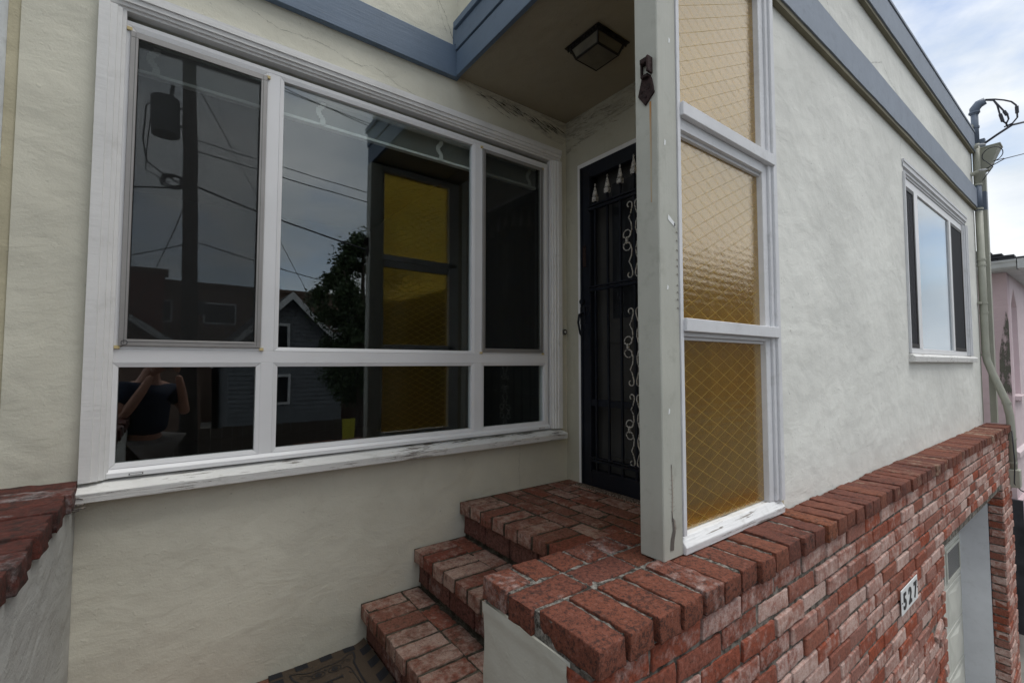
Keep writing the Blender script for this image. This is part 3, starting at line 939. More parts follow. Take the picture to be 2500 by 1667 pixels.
def scroll(zc, s, side):
    """one half of a scroll pair, S curves mirrored about zc"""
    yb_ = -0.605
    def P_(u, w): return (-0.047, yb_+side*u*s, zc+w*s)
    for mz in (1, -1):
        m = MB()
        pts = []
        # small inner curl, then the long wavy stem, then the end curl
        for k in range(14):
            a = -math.pi*0.15+k/13*math.tau*0.92
            r_ = 0.018+0.016*(1-k/13)
            pts.insert(0, (0.046+r_*math.cos(a), mz*(0.035+r_*math.sin(a))))
        stem = [(0.060, 0.012), (0.030, 0.022), (0.014, 0.06), (0.018, 0.10), (0.036, 0.135), (0.022, 0.16), (0.010, 0.20)]
        curl = []
        for k in range(13):
            a = math.pi+0.2-k/12*math.tau*0.72
            r_ = 0.020-0.006*k/12
            curl.append((0.030+r_*math.cos(a), 0.215+r_*math.sin(a)))
        m.tube([P_(u, w) for u, w in pts], 0.0032, 6)
        m.tube([P_(u, mz*w) for u, w in [(0.046+0.034*0.9, 0.028)]+stem+curl], 0.0034, 6)
        m.build('scroll', M['silver'], door)
    MB().box(-0.052, -0.042, yb_+side*0.052*s-0.006, yb_+side*0.052*s+0.006, zc-0.008, zc+0.008).build('scroll_knot', M['silver'], door)
for zc in (1.485, 0.865, 0.395):
    scroll(zc, 0.95 if zc != 0.395 else 0.86, 1); scroll(zc, 0.95 if zc != 0.395 else 0.86, -1)
# lock plates and handle
MB().box(-0.041, -0.036, -0.222, -0.192, 1.385, 1.525).build('lock_plate', M['rust'], door, bevel=0.004)
m = MB().tube([(-0.036, -0.190, 1.165), (-0.052, -0.190, 1.165)], 0.018, 14); m.build('deadbolt', M['iron'], door)
m = MB().box(-0.042, -0.036, -0.215, -0.170, 1.02, 1.13)
m.tube([(-0.042, -0.192, 1.09), (-0.075, -0.195, 1.08), (-0.082, -0.192, 1.03), (-0.070, -0.196, 0.96), (-0.055, -0.205, 0.93)], [0.009, 0.008, 0.007, 0.006, 0.005], 8)
m.build('door_handle', M['iron'], door)
# panelled inner door seen through the bars
m = MB()
m.box(0.055, 0.095, DY0, DY1, 0.0, 2.05)
m.box(0.045, 0.0545, DY1-0.16, DY1-0.11, 0.1, 1.95); m.box(0.045, 0.0545, DY0+0.11, DY0+0.16, 0.1, 1.95)
m.box(0.045, 0.0545, DY0+0.161, DY1-0.161, 0.90, 0.98); m.box(0.045, 0.0545, DY0+0.161, DY1-0.161, 0.1, 0.2)
m.build('inner_door', M['room'], door)
MB().box(0.050, 0.0543, DY0+0.2, DY1-0.2, 1.05, 1.9).build('inner_door_glass', M['dark_glass'], door)
MB().box(-0.075, 0.0, DY0, DY1+0.02, 0.0005, 0.011).build('threshold', M['pebble'], H)

# ---- corner post and amber wind screen --------------------------------
m = MB(); PX0, PX1, PYF, PYB = -0.897, -0.793, -1.376, -1.286
post = m.box(PX0, PX1, PYF, PYB, 0.152, 2.405).build('porch_post', M['post'], H, bevel=0.003, label='weathered square wooden corner post')
# checks and bare split at the post foot
m = MB()
for i in range(9):
    z = 0.30+i*0.014; c = -0.853+0.004*math.sin(i)
    wl_, wr_ = rng.uniform(0.006, 0.020), rng.uniform(0.006, 0.026)
    m.poly([(c-wl_, PYF-0.0012, z+wl_*0.5), (c, PYF-0.0012, z), (c+0.001, PYF-0.0012, z+0.0022)])
    m.poly([(c, PYF-0.0012, z), (c+wr_, PYF-0.0012, z+wr_*0.3), (c, PYF-0.0012, z+0.0022)])
m.poly([(-0.855, PYF-0.0014, 0.45), (-0.851, PYF-0.0014, 0.36), (-0.855, PYF-0.0014, 0.27), (-0.851, PYF-0.0014, 0.27), (-0.846, PYF-0.0014, 0.36), (-0.852, PYF-0.0014, 0.45)])
m.poly([(-0.853, PYF-0.0016, 0.285), (-0.838, PYF-0.0016, 0.272), (-0.832, PYF-0.0016, 0.245), (-0.842, PYF-0.0016, 0.215), (-0.847, PYF-0.0016, 0.180), (-0.865, PYF-0.0016, 0.183), (-0.862, PYF-0.0016, 0.215), (-0.850, PYF-0.0016, 0.245)])
for i in range(10):
    z = 0.95+i*0.028+rng.uniform(-0.006, 0.006)
    m.poly([(-0.812, PYF-0.0013, z), (-0.803, PYF-0.0013, z+0.006), (-0.797, PYF-0.0013, z-0.002), (-0.804, PYF-0.0013, z+0.001)])
m.build('split_wood', M['post_crack'], post)
m = MB()
for (px_, pz_) in ((-0.862, 1.50), (-0.858, 1.02), (-0.815, 1.235), (-0.86, 0.62), (-0.83, 1.86)):
    w_ = rng.uniform(0.003, 0.006); h_ = rng.uniform(0.006, 0.016)
    m.poly([(px_-w_, PYF-0.0011, pz_-h_), (px_+w_*0.6, PYF-0.0011, pz_-h_*0.8), (px_+w_, PYF-0.0011, pz_+h_*0.5), (px_-w_*0.4, PYF-0.0011, pz_+h_)])
m.poly([(-0.850, PYF-0.0011, 1.262), (-0.812, PYF-0.0011, 1.238), (-0.812, PYF-0.0011, 1.224), (-0.852, PYF-0.0011, 1.245)])
m.build('paint_chips', M['plate'], post, kind='stuff')
MB().poly([(PX0-0.0012, -1.352, 1.638), (PX0-0.0012, -1.344, 1.638), (PX0-0.0012, -1.346, 1.30), (PX0-0.0012, -1.350, 1.30)]).build('rust_run', M['rust_stain'], post)
amb = MB().box(-0.7925, -0.776, -1.380, -1.30, 0.2105, 2.40).build('amber_window', M['white_frame'], H, label='tall three pane amber glass wind screen in a white frame')
m = MB()
m.box(-0.165, -0.125, -1.368, -1.30, 0.205, 2.405); m.box(-0.124, -0.102, -1.378, -1.30, 0.205, 2.405); m.box(-0.101, -0.070, -1.388, -1.30, 0.205, 2.405)
m.build('jamb', M['white_frame'], amb, bevel=0.002)
MB().box(-0.069, -0.036, -1.366, -1.30, 0.150, 2.405).build('jamb_filler', M['beige'], amb)
for (za, zb_, zc_) in ((1.565, 1.618, 1.665), (0.853, 0.880, 0.924)):
    m = MB()
    m.box(-0.7755, -0.0925, -1.392, -1.30, zb_, zc_)
    m.build('rail', M['white_frame'], amb, bevel=0.002)
    m = MB(); m.box(-0.7755, -0.1655, -1.372, -1.31, za+0.012, zb_-0.001); m.box(-0.7755, -0.1655, -1.358, -1.312, za, za+0.0115)
    m.build('rail_moulding', M['white_frame'], amb, bevel=0.001)
MB().prism([(-1.386, 0.152), (-1.388, 0.176), (-1.366, 0.2045), (-1.29, 0.2095), (-1.29, 0.152)], 'x', -0.7925, -0.072).build('sill', M['white_peel2'], amb, bevel=0.002)
MB().box(-0.7755, -0.1655, -1.372, -1.30, 2.36, 2.405).build('head_rail', M['white_frame'], amb, bevel=0.002)
GY = -1.345
for (z0, z1) in ((0.2100, 0.8525), (0.9245, 1.5645), (1.6655, 2.3595)):
    MB().box(-0.7755, -0.1655, GY, GY+0.006, z0, z1).build('amber_pane', M['amber'], amb)
    # wire mesh cast into the pane: two crossing families of straight wires
    wm = MB(); wr = 0.0013
    px, pz = 0.104, 0.052
    wo = 0.0006
    x0, x1 = -0.775, -0.166
    for sgn in (1, -1):
        kmin = int(math.floor((z0 - 1.0)/pz))-1; kmax = int(math.ceil((z1+1.0)/pz))+1
        for k in range(kmin, kmax+1):
            # z = k*pz + sgn*(pz/px)*(x-x0)
            sl = sgn*pz/px
            zA = k*pz; zB = k*pz+sl*(x1-x0)
            ta, tb = 0.0, 1.0
            dz = zB-zA
            lo, hi = sorted(((z0-zA)/dz, (z1-zA)/dz))
            ta, tb = max(0, lo), min(1, hi)
            if tb-ta < 0.01: continue
            pa = (x0+(x1-x0)*ta, zA+dz*ta); pb = (x0+(x1-x0)*tb, zA+dz*tb)
            yy = GY-0.0006 if sgn > 0 else GY-0.0012
            s = len(wm.v)
            d = Vector((pb[0]-pa[0], pb[1]-pa[1])).normalized(); n_ = Vector((-d.y, d.x))*wr; q_ = n_*0.36
            wm.v += [(pa[0]-q_.x, yy, pa[1]-q_.y), (pb[0]-q_.x, yy, pb[1]-q_.y), (pb[0]+q_.x, yy, pb[1]+q_.y), (pa[0]+q_.x, yy, pa[1]+q_.y)]
            wm.f.append((s, s+1, s+2, s+3))
            s = len(wm.v); y2 = GY+0.0068 if sgn > 0 else GY+0.0074
            wm.v += [(pa[0]-n_.x, y2, pa[1]-n_.y), (pb[0]-n_.x, y2, pb[1]-n_.y), (pb[0]+n_.x, y2, pb[1]+n_.y), (pa[0]+n_.x, y2, pa[1]+n_.y)]
            wm.f.append((s, s+1, s+2, s+3))
    wm.build('wire_mesh', M['wire'], amb, kind='stuff')

# ---- side window on the front wall ------------------------------------
sw = MB().box(2.08, 4.10, -1.30, -1.28, 0.845, 0.870).build('side_window', M['vinyl'], H)
casing(sw, 1.985, 4.175, 0.846, 2.228, [(0.0, 0.018, -1.374, -1.3605), (0.0185, 0.050, -1.368, -1.3605), (0.0505, 0.075, -1.356, -1.33), (0.0755, 0.090, -1.348, -1.31)], M['white_frame'])
MB().prism([(-1.395, 0.782), (-1.398, 0.822), (-1.38, 0.835), (-1.33, 0.8445), (-1.33, 0.782)], 'x', 1.975, 4.22).build('window_sill', M['white_peel'], sw, bevel=0.002)
m = MB(); y0, y1 = -1.340, -1.30
m.box(2.076, 4.085, y0, y1, 0.846, 0.885); m.box(2.076, 4.085, y0, y1, 2.078, 2.137)
for (a, b2) in ((2.076, 2.09), (2.36, 2.455), (3.52, 3.58), (4.07, 4.085)):
    m.box(a, b2, y0-0.003, y1, 0.8855, 2.0775)
m.build('window_frame', M['vinyl'], sw, bevel=0.0015)
for a, b2 in ((2.091, 2.359), (2.456, 3.519), (3.581, 4.069)):
    MB().box(a, b2, -1.330, -1.325, 0.886, 2.077).build('window_pane', M['glass_side'], sw)
for a, b2 in ((2.091, 2.359), (3.581, 4.069)):
    m = MB(); w = 0.03; q0, q1 = -1.342, -1.334
    m.box(a, b2, q0, q1, 0.886, 0.886+w); m.box(a, b2, q0, q1, 2.077-w, 2.077)
    m.box(a, a+w, q0, q1, 0.886+w, 2.077-w); m.box(b2-w, b2, q0, q1, 0.886+w, 2.077-w)
    m.build('screen_frame', M['bronze'], sw)
    MB().box(a+w, b2-w, -1.3385, -1.3380, 0.886+w, 2.077-w).build('insect_screen', M['mesh_dark'], sw)
MB().box(1.2, 4.5, -0.3, -0.25, 0.0, 2.6).build('interior_wall', M['room'], H)

# ---- garage door ------------------------------------------------------
GX0, GX1, GYD = 1.80, 4.15, -1.22
gd = MB().box(GX0, GX1-0.1, GYD+0.03, GYD+0.05, -2.6, -0.88).build('garage_door', M['garage'], H, label='cream panelled garage door under the brick lintel')
for i in range(5):
    z1 = -0.90-i*0.385; z0 = z1-0.372
    m = MB().box(GX0, GX1-0.012, GYD, GYD+0.028, z0, z1)
    m.build('door_section', M['garage'], gd, bevel=0.003)
    for x0 in (2.30, 2.93, 3.56):
        x1 = x0+0.50
        if i == 0:
            MB().box(x0, x1, GYD-0.006, GYD-0.001, z0+0.07, z1-0.055).build('garage_pane', M['garage_glass'], gd)
            m = MB(); a = 0.02
            m.box(x0-a, x1+a, GYD-0.012, GYD-0.001, z0+0.07-a, z0+0.07); m.box(x0-a, x1+a, GYD-0.012, GYD-0.001, z1-0.055, z1-0.055+a)
            m.box(x0-a, x0, GYD-0.012, GYD-0.001, z0+0.07, z1-0.055); m.box(x1, x1+a, GYD-0.012, GYD-0.001, z0+0.07, z1-0.055)
            m.build('pane_moulding', M['garage'], gd, bevel=0.002)
        else:
            s = MB(); a, b2 = GYD-0.001, GYD-0.016
            zm, xm = (z0+z1)/2, (x0+x1)/2
            # raised panel with a pressed diamond
            s.v += [(x0, a, z0+0.04), (x1, a, z0+0.04), (x1, a, z1-0.04), (x0, a, z1-0.04), (xm, b2, z0+0.07), (x1-0.06, b2, zm), (xm, b2, z1-0.07), (x0+0.06, b2, zm)]
            s.f += [(0, 1, 4), (1, 5, 4), (1, 2, 5), (2, 6, 5), (2, 3, 6), (3, 7, 6), (3, 0, 7), (0, 4, 7), (4, 5, 6, 7)]
            s.build('raised_panel', M['garage'], gd)
MB().box(4.132, 4.149, -1.424, -1.175, -2.6, -0.40).build('garage_jamb', M['garage_jamb'], H)
MB().box(1.78, 4.15, -1.17, -1.10, -2.6, -0.3).build('garage_header', M['room'], H)

# ================================================================== PORCH LIGHT
pl = thing('porch_light', 'dark metal box lantern with milky panes fixed under the porch ceiling', 'lamp', (-0.416, -0.674, 2.43))
def ring(b, half, z): 
    s = len(b.v); b.v += [(-half, -half, z), (half, -half, z), (half, half, z), (-half, half, z)]; return s
m = MB()
r0 = ring(m, 0.100, 0.0); r1 = ring(m, 0.118, -0.006); r2 = ring(m, 0.118, -0.011); r3 = ring(m, 0.098, -0.016)
for a, b2 in ((r0, r1), (r1, r2), (r2, r3)):
    for k in range(4):
        m.f.append((a+k, a+(k+1) % 4, b2+(k+1) % 4, b2+k))
m.build('lamp_canopy', M['bronze'], pl)
for k in range(4):
    a0 = math.pi/4+k*math.pi/2; a1 = a0+math.pi/2
    s2 = math.sqrt(2)
    A = Vector((math.cos(a0), math.sin(a0), 0))*s2; B = Vector((math.cos(a1), math.sin(a1), 0))*s2
    p = [A*0.096+Vector((0, 0, -0.014)), B*0.096+Vector((0, 0, -0.014)), B*0.076+Vector((0, 0, -0.068)), A*0.076+Vector((0, 0, -0.068))]
    MB().poly(p).build('lamp_pane', M['lamp_glass'], pl)
    MB().tube([p[0], p[3]], 0.0065, 6).build('lamp_rib', M['bronze'], pl)
    MB().tube([p[3], p[2]], 0.0065, 6).build('lamp_rib', M['bronze'], pl)
    MB().tube([p[0], p[1]], 0.0065, 6).build('lamp_rib', M['bronze'], pl)
    # pressed edge ornament hanging below the canopy
    e = MB()
    for j in range(11):
        q = (p[0]*1.14).lerp(p[1]*1.14, (j+0.5)/11); q.z = -0.016
        e.tube([q, q+Vector((0, 0, -0.009))], [0.006, 0.003], 5)
    e.build('lamp_fringe', M['bronze'], pl)
MB().box(-0.074, 0.074, -0.074, 0.074, -0.072, -0.069).build('lamp_bottom_pane', M['lamp_glass'], pl)

# ================================================================== FLAG BRACKET on the post
fb = thing('flag_bracket', 'rusty iron flag bracket screwed to the corner post with a rust run below', 'bracket', (PX0, -1.335, 1.70))
m = MB()
# pointed back plate
pr = [(-0.036, -0.030), (-0.004, -0.074), (0.036, -0.040), (0.026, 0.012), (0.018, 0.030), (-0.018, 0.030)]
m.prism([(-p, q) for p, q in pr], 'x', -0.008, -0.0005)
m.build('back_plate', M['rust'], fb, bevel=0.001)
m = MB()
m.box(-0.030, -0.0005, -0.028, -0.018, 0.030, 0.088); m.box(-0.012, -0.0005, 0.014, 0.022, 0.030, 0.088)
m.box(-0.026, -0.0005, -0.0175, 0.0135, 0.070, 0.088); m.box(-0.020, -0.0085, -0.0175, 0.0135, 0.020, 0.032)
m.build('socket', M['rust'], fb, bevel=0.002)
m = MB()
for (a, b2) in ((0.0, -0.045), (0.018, -0.02), (-0.014, -0.018)):
    m.tube([(-0.011, a, b2), (-0.007, a, b2)], 0.004, 8)
m.build('screw', M['rust'], fb)
fb.scale = (0.88, 0.88, 0.95)

# ================================================================== LOW BRICK WALL
bw = thing('brick_wall', 'long red brick veneer wall with a header brick cap running below the front wall and over the garage', 'brick wall', (0, 0, 0))
YW = -1.532          # face of the bricks
P, CP = 0.2215, 0.0725
stretch = BrickSet(0.2105, 0.09, 0.0605, M['brick_face'])
stretch_near = BrickSet(0.2105, 0.09, 0.0605, M['brick_near'])
half = BrickSet(0.096, 0.09, 0.0605, M['brick_face'])
half_near = BrickSet(0.096, 0.09, 0.0605, M['brick_near'])
cap_header = BrickSet(0.0925, 0.205, 0.066, M['brick_cap'], 8)
cap_header_far = BrickSet(0.0945, 0.185, 0.066, M['brick_cap_far'], 8)
cap_str = BrickSet(0.203, 0.1, 0.066, M['brick_cap'], 4)
cap_half = BrickSet(0.0945, 0.115, 0.066, M['brick_cap'], 4)

def dist(p): return (Vector(p)-CAM).length
XE = 4.70
k = 0
while True:
    x = -1.3937+0.107*(k+0.5)
    if x > XE-0.04: break
    far = x > -0.75 and (x > 0 or rng.random() < 0.5)
    zj = rng.uniform(-0.0025, 0.0025)
    yj = rng.uniform(-0.005, 0.005)
    if x < -0.05:
        S = cap_header_far if far else cap_header
        S.place(bw, (x, (-1.447 if not far else -1.455)+yj, 0.118+zj), near=x < 1.2, name='cap_brick', ang=1.0)
    else:
        cap_header_far.place(bw, (x, -1.457+yj, 0.118+zj), near=x < 1.2, name='cap_brick', ang=1.0)
    k += 1
x = -1.3937
i = 0
while x < -0.05:
    cap_str.place(bw, (x+0.1015, -1.282, 0.116), near=x < -0.6, name='cap_brick', ang=0.8)
    x += 0.2145
x = -1.3937; i = 0
while x < -0.06:
    cap_half.place(bw, (x+0.0475, -1.161, 0.116), near=x < -0.6, name='cap_brick', ang=0.8)
    x += 0.107
# pale mortar under and between the cap bricks
rough_slab(-1.382, 0.0, -1.533, -1.108, 0.080, 0.1440, 0.012, 0.0035, mat=M['mortar_light'], parent=bw)
rough_slab(0.0005, XE-0.01, -1.533, -1.362, 0.080, 0.140, 0.03, 0.003, mat=M['mortar'], parent=bw)
# mortar behind the face
rough_slab(-1.382, 1.775, YW+0.0085, -1.46, -2.6, 0.0795, 0.03, 0.003, mat=M['mortar'], parent=bw)
rough_slab(1.7755, XE-0.012, YW+0.0085, -1.46, -0.398, 0.0795, 0.03, 0.003, mat=M['mortar'], parent=bw)
rough_slab(4.158, XE-0.012, YW+0.0085, -1.436, -2.6, -0.3985, 0.03, 0.003, mat=M['mortar'], parent=bw)
cands = []
def in_opening(x0, x1, z): return x1 > 1.80 and x0 < 4.14 and z < -0.385
row = 0
z = 0.0795-0.015-0.0575/2+0.005
while z > -2.6:
    off = 0.0 if row % 2 == 0 else P/2
    # short closer at the corner on every second course
    x = -1.390
    segs = []
    if row % 2:
        segs.append((x, 0.0965, 'h')); x += P/2
    while x < XE:
        L = 0.2065
        if x+L > XE-0.005:
            if XE-0.005-x > 0.07: segs.append((x, min(0.0965, XE-0.005-x), 'h'))
            break
        segs.append((x, L, 's')); x += P
    for (x0, L, kd) in segs:
        x1 = x0+L
        if in_opening(x0, x1, z):
            if x0 < 1.80 and 1.80-x0 > 0.05:
                cands.append((x0+(1.79-x0)/2, z, 1.79-x0, kd))
            elif x1 > 4.14 and x1-4.15 > 0.05:
                cands.append((4.15+(x1-4.15)/2, z, x1-4.15, kd))
            continue
        cands.append((x0+L/2, z, L, kd))
    z -= CP; row += 1
# bricks on the pier's inner face and on the wall's near end, lying along y
ends = []
zz = 0.0795-0.015-0.0575/2+0.005
while zz > -2.6:
    if zz < -0.385: ends.append((4.151, -1.485, zz))
    zz -= CP
# orientation of the biggest on screen: nearest and within view
def in_view(p):
    d = Vector(p)-CAM; zc = d.dot(fw)
    if zc < 0.05: return False
    u = 1250+FPX*d.dot(rt2)/zc; v = 833.5-FPX*d.dot(up2)/zc
    return -60 < u < 2560 and -60 < v < 1730
def sz(c):
    p = (c[0], YW, c[1]); d = dist(p)
    return (0 if in_view(p) else 1, d)
cands.sort(key=sz)
join = MB()
for n_, (x, z, L, kd) in enumerate(cands):
    near = x < 0.2
    S = (stretch_near if x < -0.55+rng.uniform(-0.3, 0.3) and z > -0.25 else stretch)
    if kd == 'h' or L < 0.15:
        S = half_near if S is stretch_near else half
        sc = (L/0.096, 1, 1)
    else:
        sc = (L/0.2065, 1, 1)
    yj = rng.uniform(-0.0035, 0.004)
    rot = (0, 0, 0)
    if 1.45 < x < 1.78 and z < -0.80 and rng.random() < 0.55:
        rot = (0, R(rng.uniform(-35, 35)), 0); sc = (sc[0]*0.7, 1, 0.9); yj -= 0.008
    if n_ < 299:
        S.place(bw, (x, YW+0.045+yj, z), rot, near=dist((x, YW, z)) < 2.2, jit=0.0018, scale=sc)
    else:
        join.add(rng.choice(S.lo), S.matrix((x, YW+0.045+yj, z), rot, scale=sc))
pier_end = BrickSet(0.085, 0.095, 0.0575, M['brick_step'], 5, hi=False)
for (x, y, z) in ends:
    join.add(rng.choice(pier_end.lo), pier_end.matrix((x+0.0395, y+0.012, z), scale=(1, 1, 1), ang=1.0, jit=0.003))
join.build('brick_remainder', M['brick_face'], bw, kind='stuff')
# plastered end of the wall facing the stairs
m = MB()
def plaster_end():
    b = MB(); nu, nv = 22, 60
    y0, y1, z0, z1 = -1.462, -1.112, -2.6, 0.0835
    for i in range(nu+1):
        for j in range(nv+1):
            y = y0+(y1-y0)*i/nu; z = z1-(z1-z0)*(j/nv)**1.8
            bulge = noise.noise(Vector((y*14, z*14, 2)))*0.003+noise.noise(Vector((y*4, z*4, 7)))*0.004
            e = 0.004 if (z > 0.045+0.01*noise.noise(Vector((y*30, 0, 0))) ) else 0
            b.v.append((-1.392-e-bulge, y, z))
    for i in range(nu):
        for j in range(nv):
            a = i*(nv+1)+j
            b.f.append((a, a+1, a+nv+2, a+nv+1))
    return b
pe = plaster_end()
pe.box(-1.3815, -1.375, -1.462, -1.112, -2.6, 0.0785)
pe.build('plaster_end', M['end_plaster'], bw, smooth=True)
MB().box(-1.386, -1.25, -1.1115, -1.104, -0.6, 0.079).build('plaster_back', M['end_plaster'], bw)

# ================================================================== STEPS AND LANDING
st = thing('brick_steps', 'worn red brick entry steps and porch landing climbing to the security door', 'steps', (-0.8, -0.5, 0))
SO = st.location.copy()
def into(o, par):
    o.parent = par; o.matrix_parent_inverse = Matrix.Translation(-par.location); return o
class Off:
    """BrickSet.place in world coordinates under a moved empty"""
    def __init__(self, par): self.par = par
    def __call__(self, S, c, near=True, rot=(0, 0, 0), name='brick', ang=0.8, jit=0.0018, scale=(1, 1, 1)):
        o = S.place(None, c, rot, near, jit, name, ang, scale)
        return into(o, self.par)
ps = Off(st)
nose = BrickSet(0.203, 0.0905, 0.064, M['brick_step'], 6)
tread = BrickSet(0.0915, 0.199, 0.064, M['brick_step'], 6)
riser = BrickSet(0.09, 0.203, 0.1, M['brick_riser'], 5)
YB = -1.10
levels = [(-0.835, 0.0), (-1.108, -0.192), (-1.383, -0.386)]
for li, (xn, zt) in enumerate(levels):
    # header noses
    y = -0.012-0.047
    while y > YB+0.0:
        ps(nose, (xn+0.1025, y, zt-0.032+rng.uniform(-0.002, 0.002)))
        y -= 0.1065
    # riser below
    y = -0.012-0.1015+(0.1 if li % 2 else 0)
    while y > YB-0.05:
        if y < -0.06:
            ps(riser, (xn+0.030+0.045, y, zt-0.072-0.050-0.004))
        else:
            ps(riser, (xn+0.030+0.045, -0.012-0.048, zt-0.072-0.050-0.004), scale=(1, 0.47, 1))
        y -= 0.2145
# back strip of each tread
for xn, zt in levels[1:]:
    y = -0.012-0.1015
    while y > YB:
        ps(tread, (xn+0.256, y, zt-0.034)); y -= 0.2145
# landing field in running bond
r = 0; x = -0.835+0.2615
while x < 0.0:
    y = -0.012-0.1015+(0.107 if r % 2 else 0)
    while y > YB-0.03:
        sc = (1, 1, 1); yy = y
        if y > -0.1:
            sc = (1, 0.46, 1); yy = -0.012-0.047
        ps(tread, (x, yy, -0.032+rng.uniform(-0.0015, 0.0015)), near=x < -0.3, scale=sc)
        y -= 0.2145
    x += 0.1065; r += 1
# lower entry floor
r = 0; x = -2.395+0.05
low_tread = BrickSet(0.0945, 0.203, 0.05, M['brick_step'], 4, hi=False)
low = thing('entry_floor', 'brick paved floor at the foot of the entry steps', 'paving', (-1.9, -0.8, -0.6))
pf = Off(low)
while x < -1.36:
    y = -0.012-0.1015+(0.107 if r % 2 else 0)
    while y > -1.55:
        if y < -0.1: pf(low_tread, (x, y, -0.600), near=False)
        else: pf(low_tread, (x, -0.012-0.047, -0.600), near=False, scale=(1, 0.46, 1))
        y -= 0.2145
    x += 0.1065; r += 1
into(rough_slab(-2.40, -1.30, -1.60, -0.001, -0.76, -0.583, 0.04, 0.002, mat=M['mortar_dark']), low)
into(rough_slab(-0.790, -0.001, -1.105, -0.001, -0.20, -0.0045, 0.03, 0.002, mat=M['mortar_dark']), st)
into(rough_slab(-1.063, -0.792, -1.105, -0.001, -0.40, -0.1985, 0.03, 0.002, mat=M['mortar_dark']), st)
into(rough_slab(-1.338, -1.07, -1.105, -0.001, -0.76, -0.3925, 0.03, 0.002, mat=M['mortar_dark']), st)
# riser mortar backs
for xn, zt in levels:
    into(rough_slab(xn+0.008, xn+0.044, YB, -0.001, zt-0.064, zt-0.006, 0.02, 0.0015, mat=M['mortar_dark']), st)
    into(MB().box(xn+0.048, xn+0.16, YB, -0.001, zt-0.186, zt-0.01).build('mortar_back', M['mortar_dark']), st)

# ================================================================== DOORMAT
dm = thing('doormat', 'brown doormat with checked border, crest and letter H at the foot of the steps', 'doormat', (-1.565, -0.36, -0.57))
MX0, MX1, MY0, MY1 = -1.775, -1.362, -0.71, -0.012
def mz(x, y):
    # the right edge is bent up against the riser and the sheet ripples
    e = max(0, x-(MX1-0.06))/0.06
    return -0.570+0.022*e*e+0.002*math.sin(y*16)*e+0.0015*math.sin(x*20+y*9)
def mat_grid(x0, x1, y0, y1, dz, nu=8, nv=8):
    b = MB()
    for i in range(nu+1):
        for j in range(nv+1):
            x = x0+(x1-x0)*i/nu; y = y0+(y1-y0)*j/nv
            b.v.append((x, y, mz(x, y)+dz))
    for i in range(nu):
        for j in range(nv):
            a = i*(nv+1)+j; b.f.append((a, a+1, a+nv+2, a+nv+1))
    return b
b = mat_grid(MX0, MX1, MY0, MY1, 0.0, 40, 40)
n0 = len(b.v); b.v += [(x, y, z-0.005) for x, y, z in b.v]
b.f += [tuple(n0+i for i in reversed(f)) for f in list(b.f)]
o = into(b.build('mat_body', M['mat_tan'], smooth=True), dm)
bd = 0.048
nx = 8; ny = 13
chk = MB()
def addgrid(bb, x0, x1, y0, y1, dz):
    g_ = mat_grid(x0, x1, y0, y1, dz, 5, 5); s = len(bb.v); bb.v += g_.v; bb.f += [tuple(s+i for i in f) for f in g_.f]
for i in range(nx):
    if i % 2 == 0:
        w = (MX1-MX0)/nx
        addgrid(chk, MX0+i*w, MX0+(i+1)*w-0.0, MY1-bd+0.01, MY1-0.001, 0.0015)
        addgrid(chk, MX0+i*w, MX0+(i+1)*w, MY0+0.001, MY0+bd, 0.0015)
for j in range(1, ny):
    if j % 2 == 1:
        h_ = (MY1-MY0)/ny
        addgrid(chk, MX1-bd*0.85, MX1-0.001, MY1-(j+1)*h_, MY1-j*h_, 0.0015)
        addgrid(chk, MX0+0.001, MX0+bd, MY1-(j+1)*h_, MY1-j*h_, 0.0015)
into(chk.build('checked_border', M['mat_dark'], kind='stuff'), dm)
crest = MB()
def line(pts, w):
    pts = [Vector((p[0], p[1], 0)) for p in pts]
    s = len(crest.v)
    for i, p in enumerate(pts):
        d = (pts[min(i+1, len(pts)-1)]-pts[max(i-1, 0)]).normalized(); n_ = Vector((-d.y, d.x, 0))*w/2
        for q in (p-n_, p+n_):
            crest.v.append((q.x, q.y, mz(q.x, q.y)+0.0024))
    for i in range(len(pts)-1):
        crest.f.append((s+2*i, s+2*i+1, s+2*i+3, s+2*i+2))
def arc(cx, cy, r_, a0, a1, n=14, sq=1.0):
    return [(cx+r_*math.cos(a0+(a1-a0)*i/n), cy+r_*sq*math.sin(a0+(a1-a0)*i/n)) for i in range(n+1)]
cx = -1.565
for s_ in (1, -1):
    line([(cx, -0.092), (cx+s_*0.03, -0.096), (cx+s_*0.075, -0.090), (cx+s_*0.105, -0.070), (cx+s_*0.135, -0.062)], 0.0045)
    line([(cx+s_*0.135, -0.062), (cx+s_*0.130, -0.105), (cx+s_*0.115, -0.135), (cx+s_*0.112, -0.25), (cx+s_*0.116, -0.36), (cx+s_*0.09, -0.50), (cx, -0.60)], 0.0075)
    line([(cx, -0.60)] if False else [(cx+s_*0.02, -0.59), (cx, -0.605)], 0.006)
    line(arc(cx+s_*0.034, -0.130, 0.026, 0, math.tau, 20, 0.8), 0.0028)
    line(arc(cx+s_*0.034, -0.130, 0.009, 0, math.tau, 10), 0.010)
    line([(cx+s_*0.058, -0.125), (cx+s_*0.075, -0.105), (cx+s_*0.095, -0.098), (cx+s_*0.105, -0.108), (cx+s_*0.098, -0.116), (cx+s_*0.090, -0.110)], 0.0028)
    line([(cx+s_*0.055, -0.150), (cx+s_*0.080, -0.145), (cx+s_*0.092, -0.17), (cx+s_*0.096, -0.25), (cx+s_*0.098, -0.36), (cx+s_*0.075, -0.48), (cx, -0.56)], 0.0030)
    line([(cx+s_*0.094, -0.20), (cx+s_*0.084, -0.196), (cx+s_*0.079, -0.186)], 0.0035)
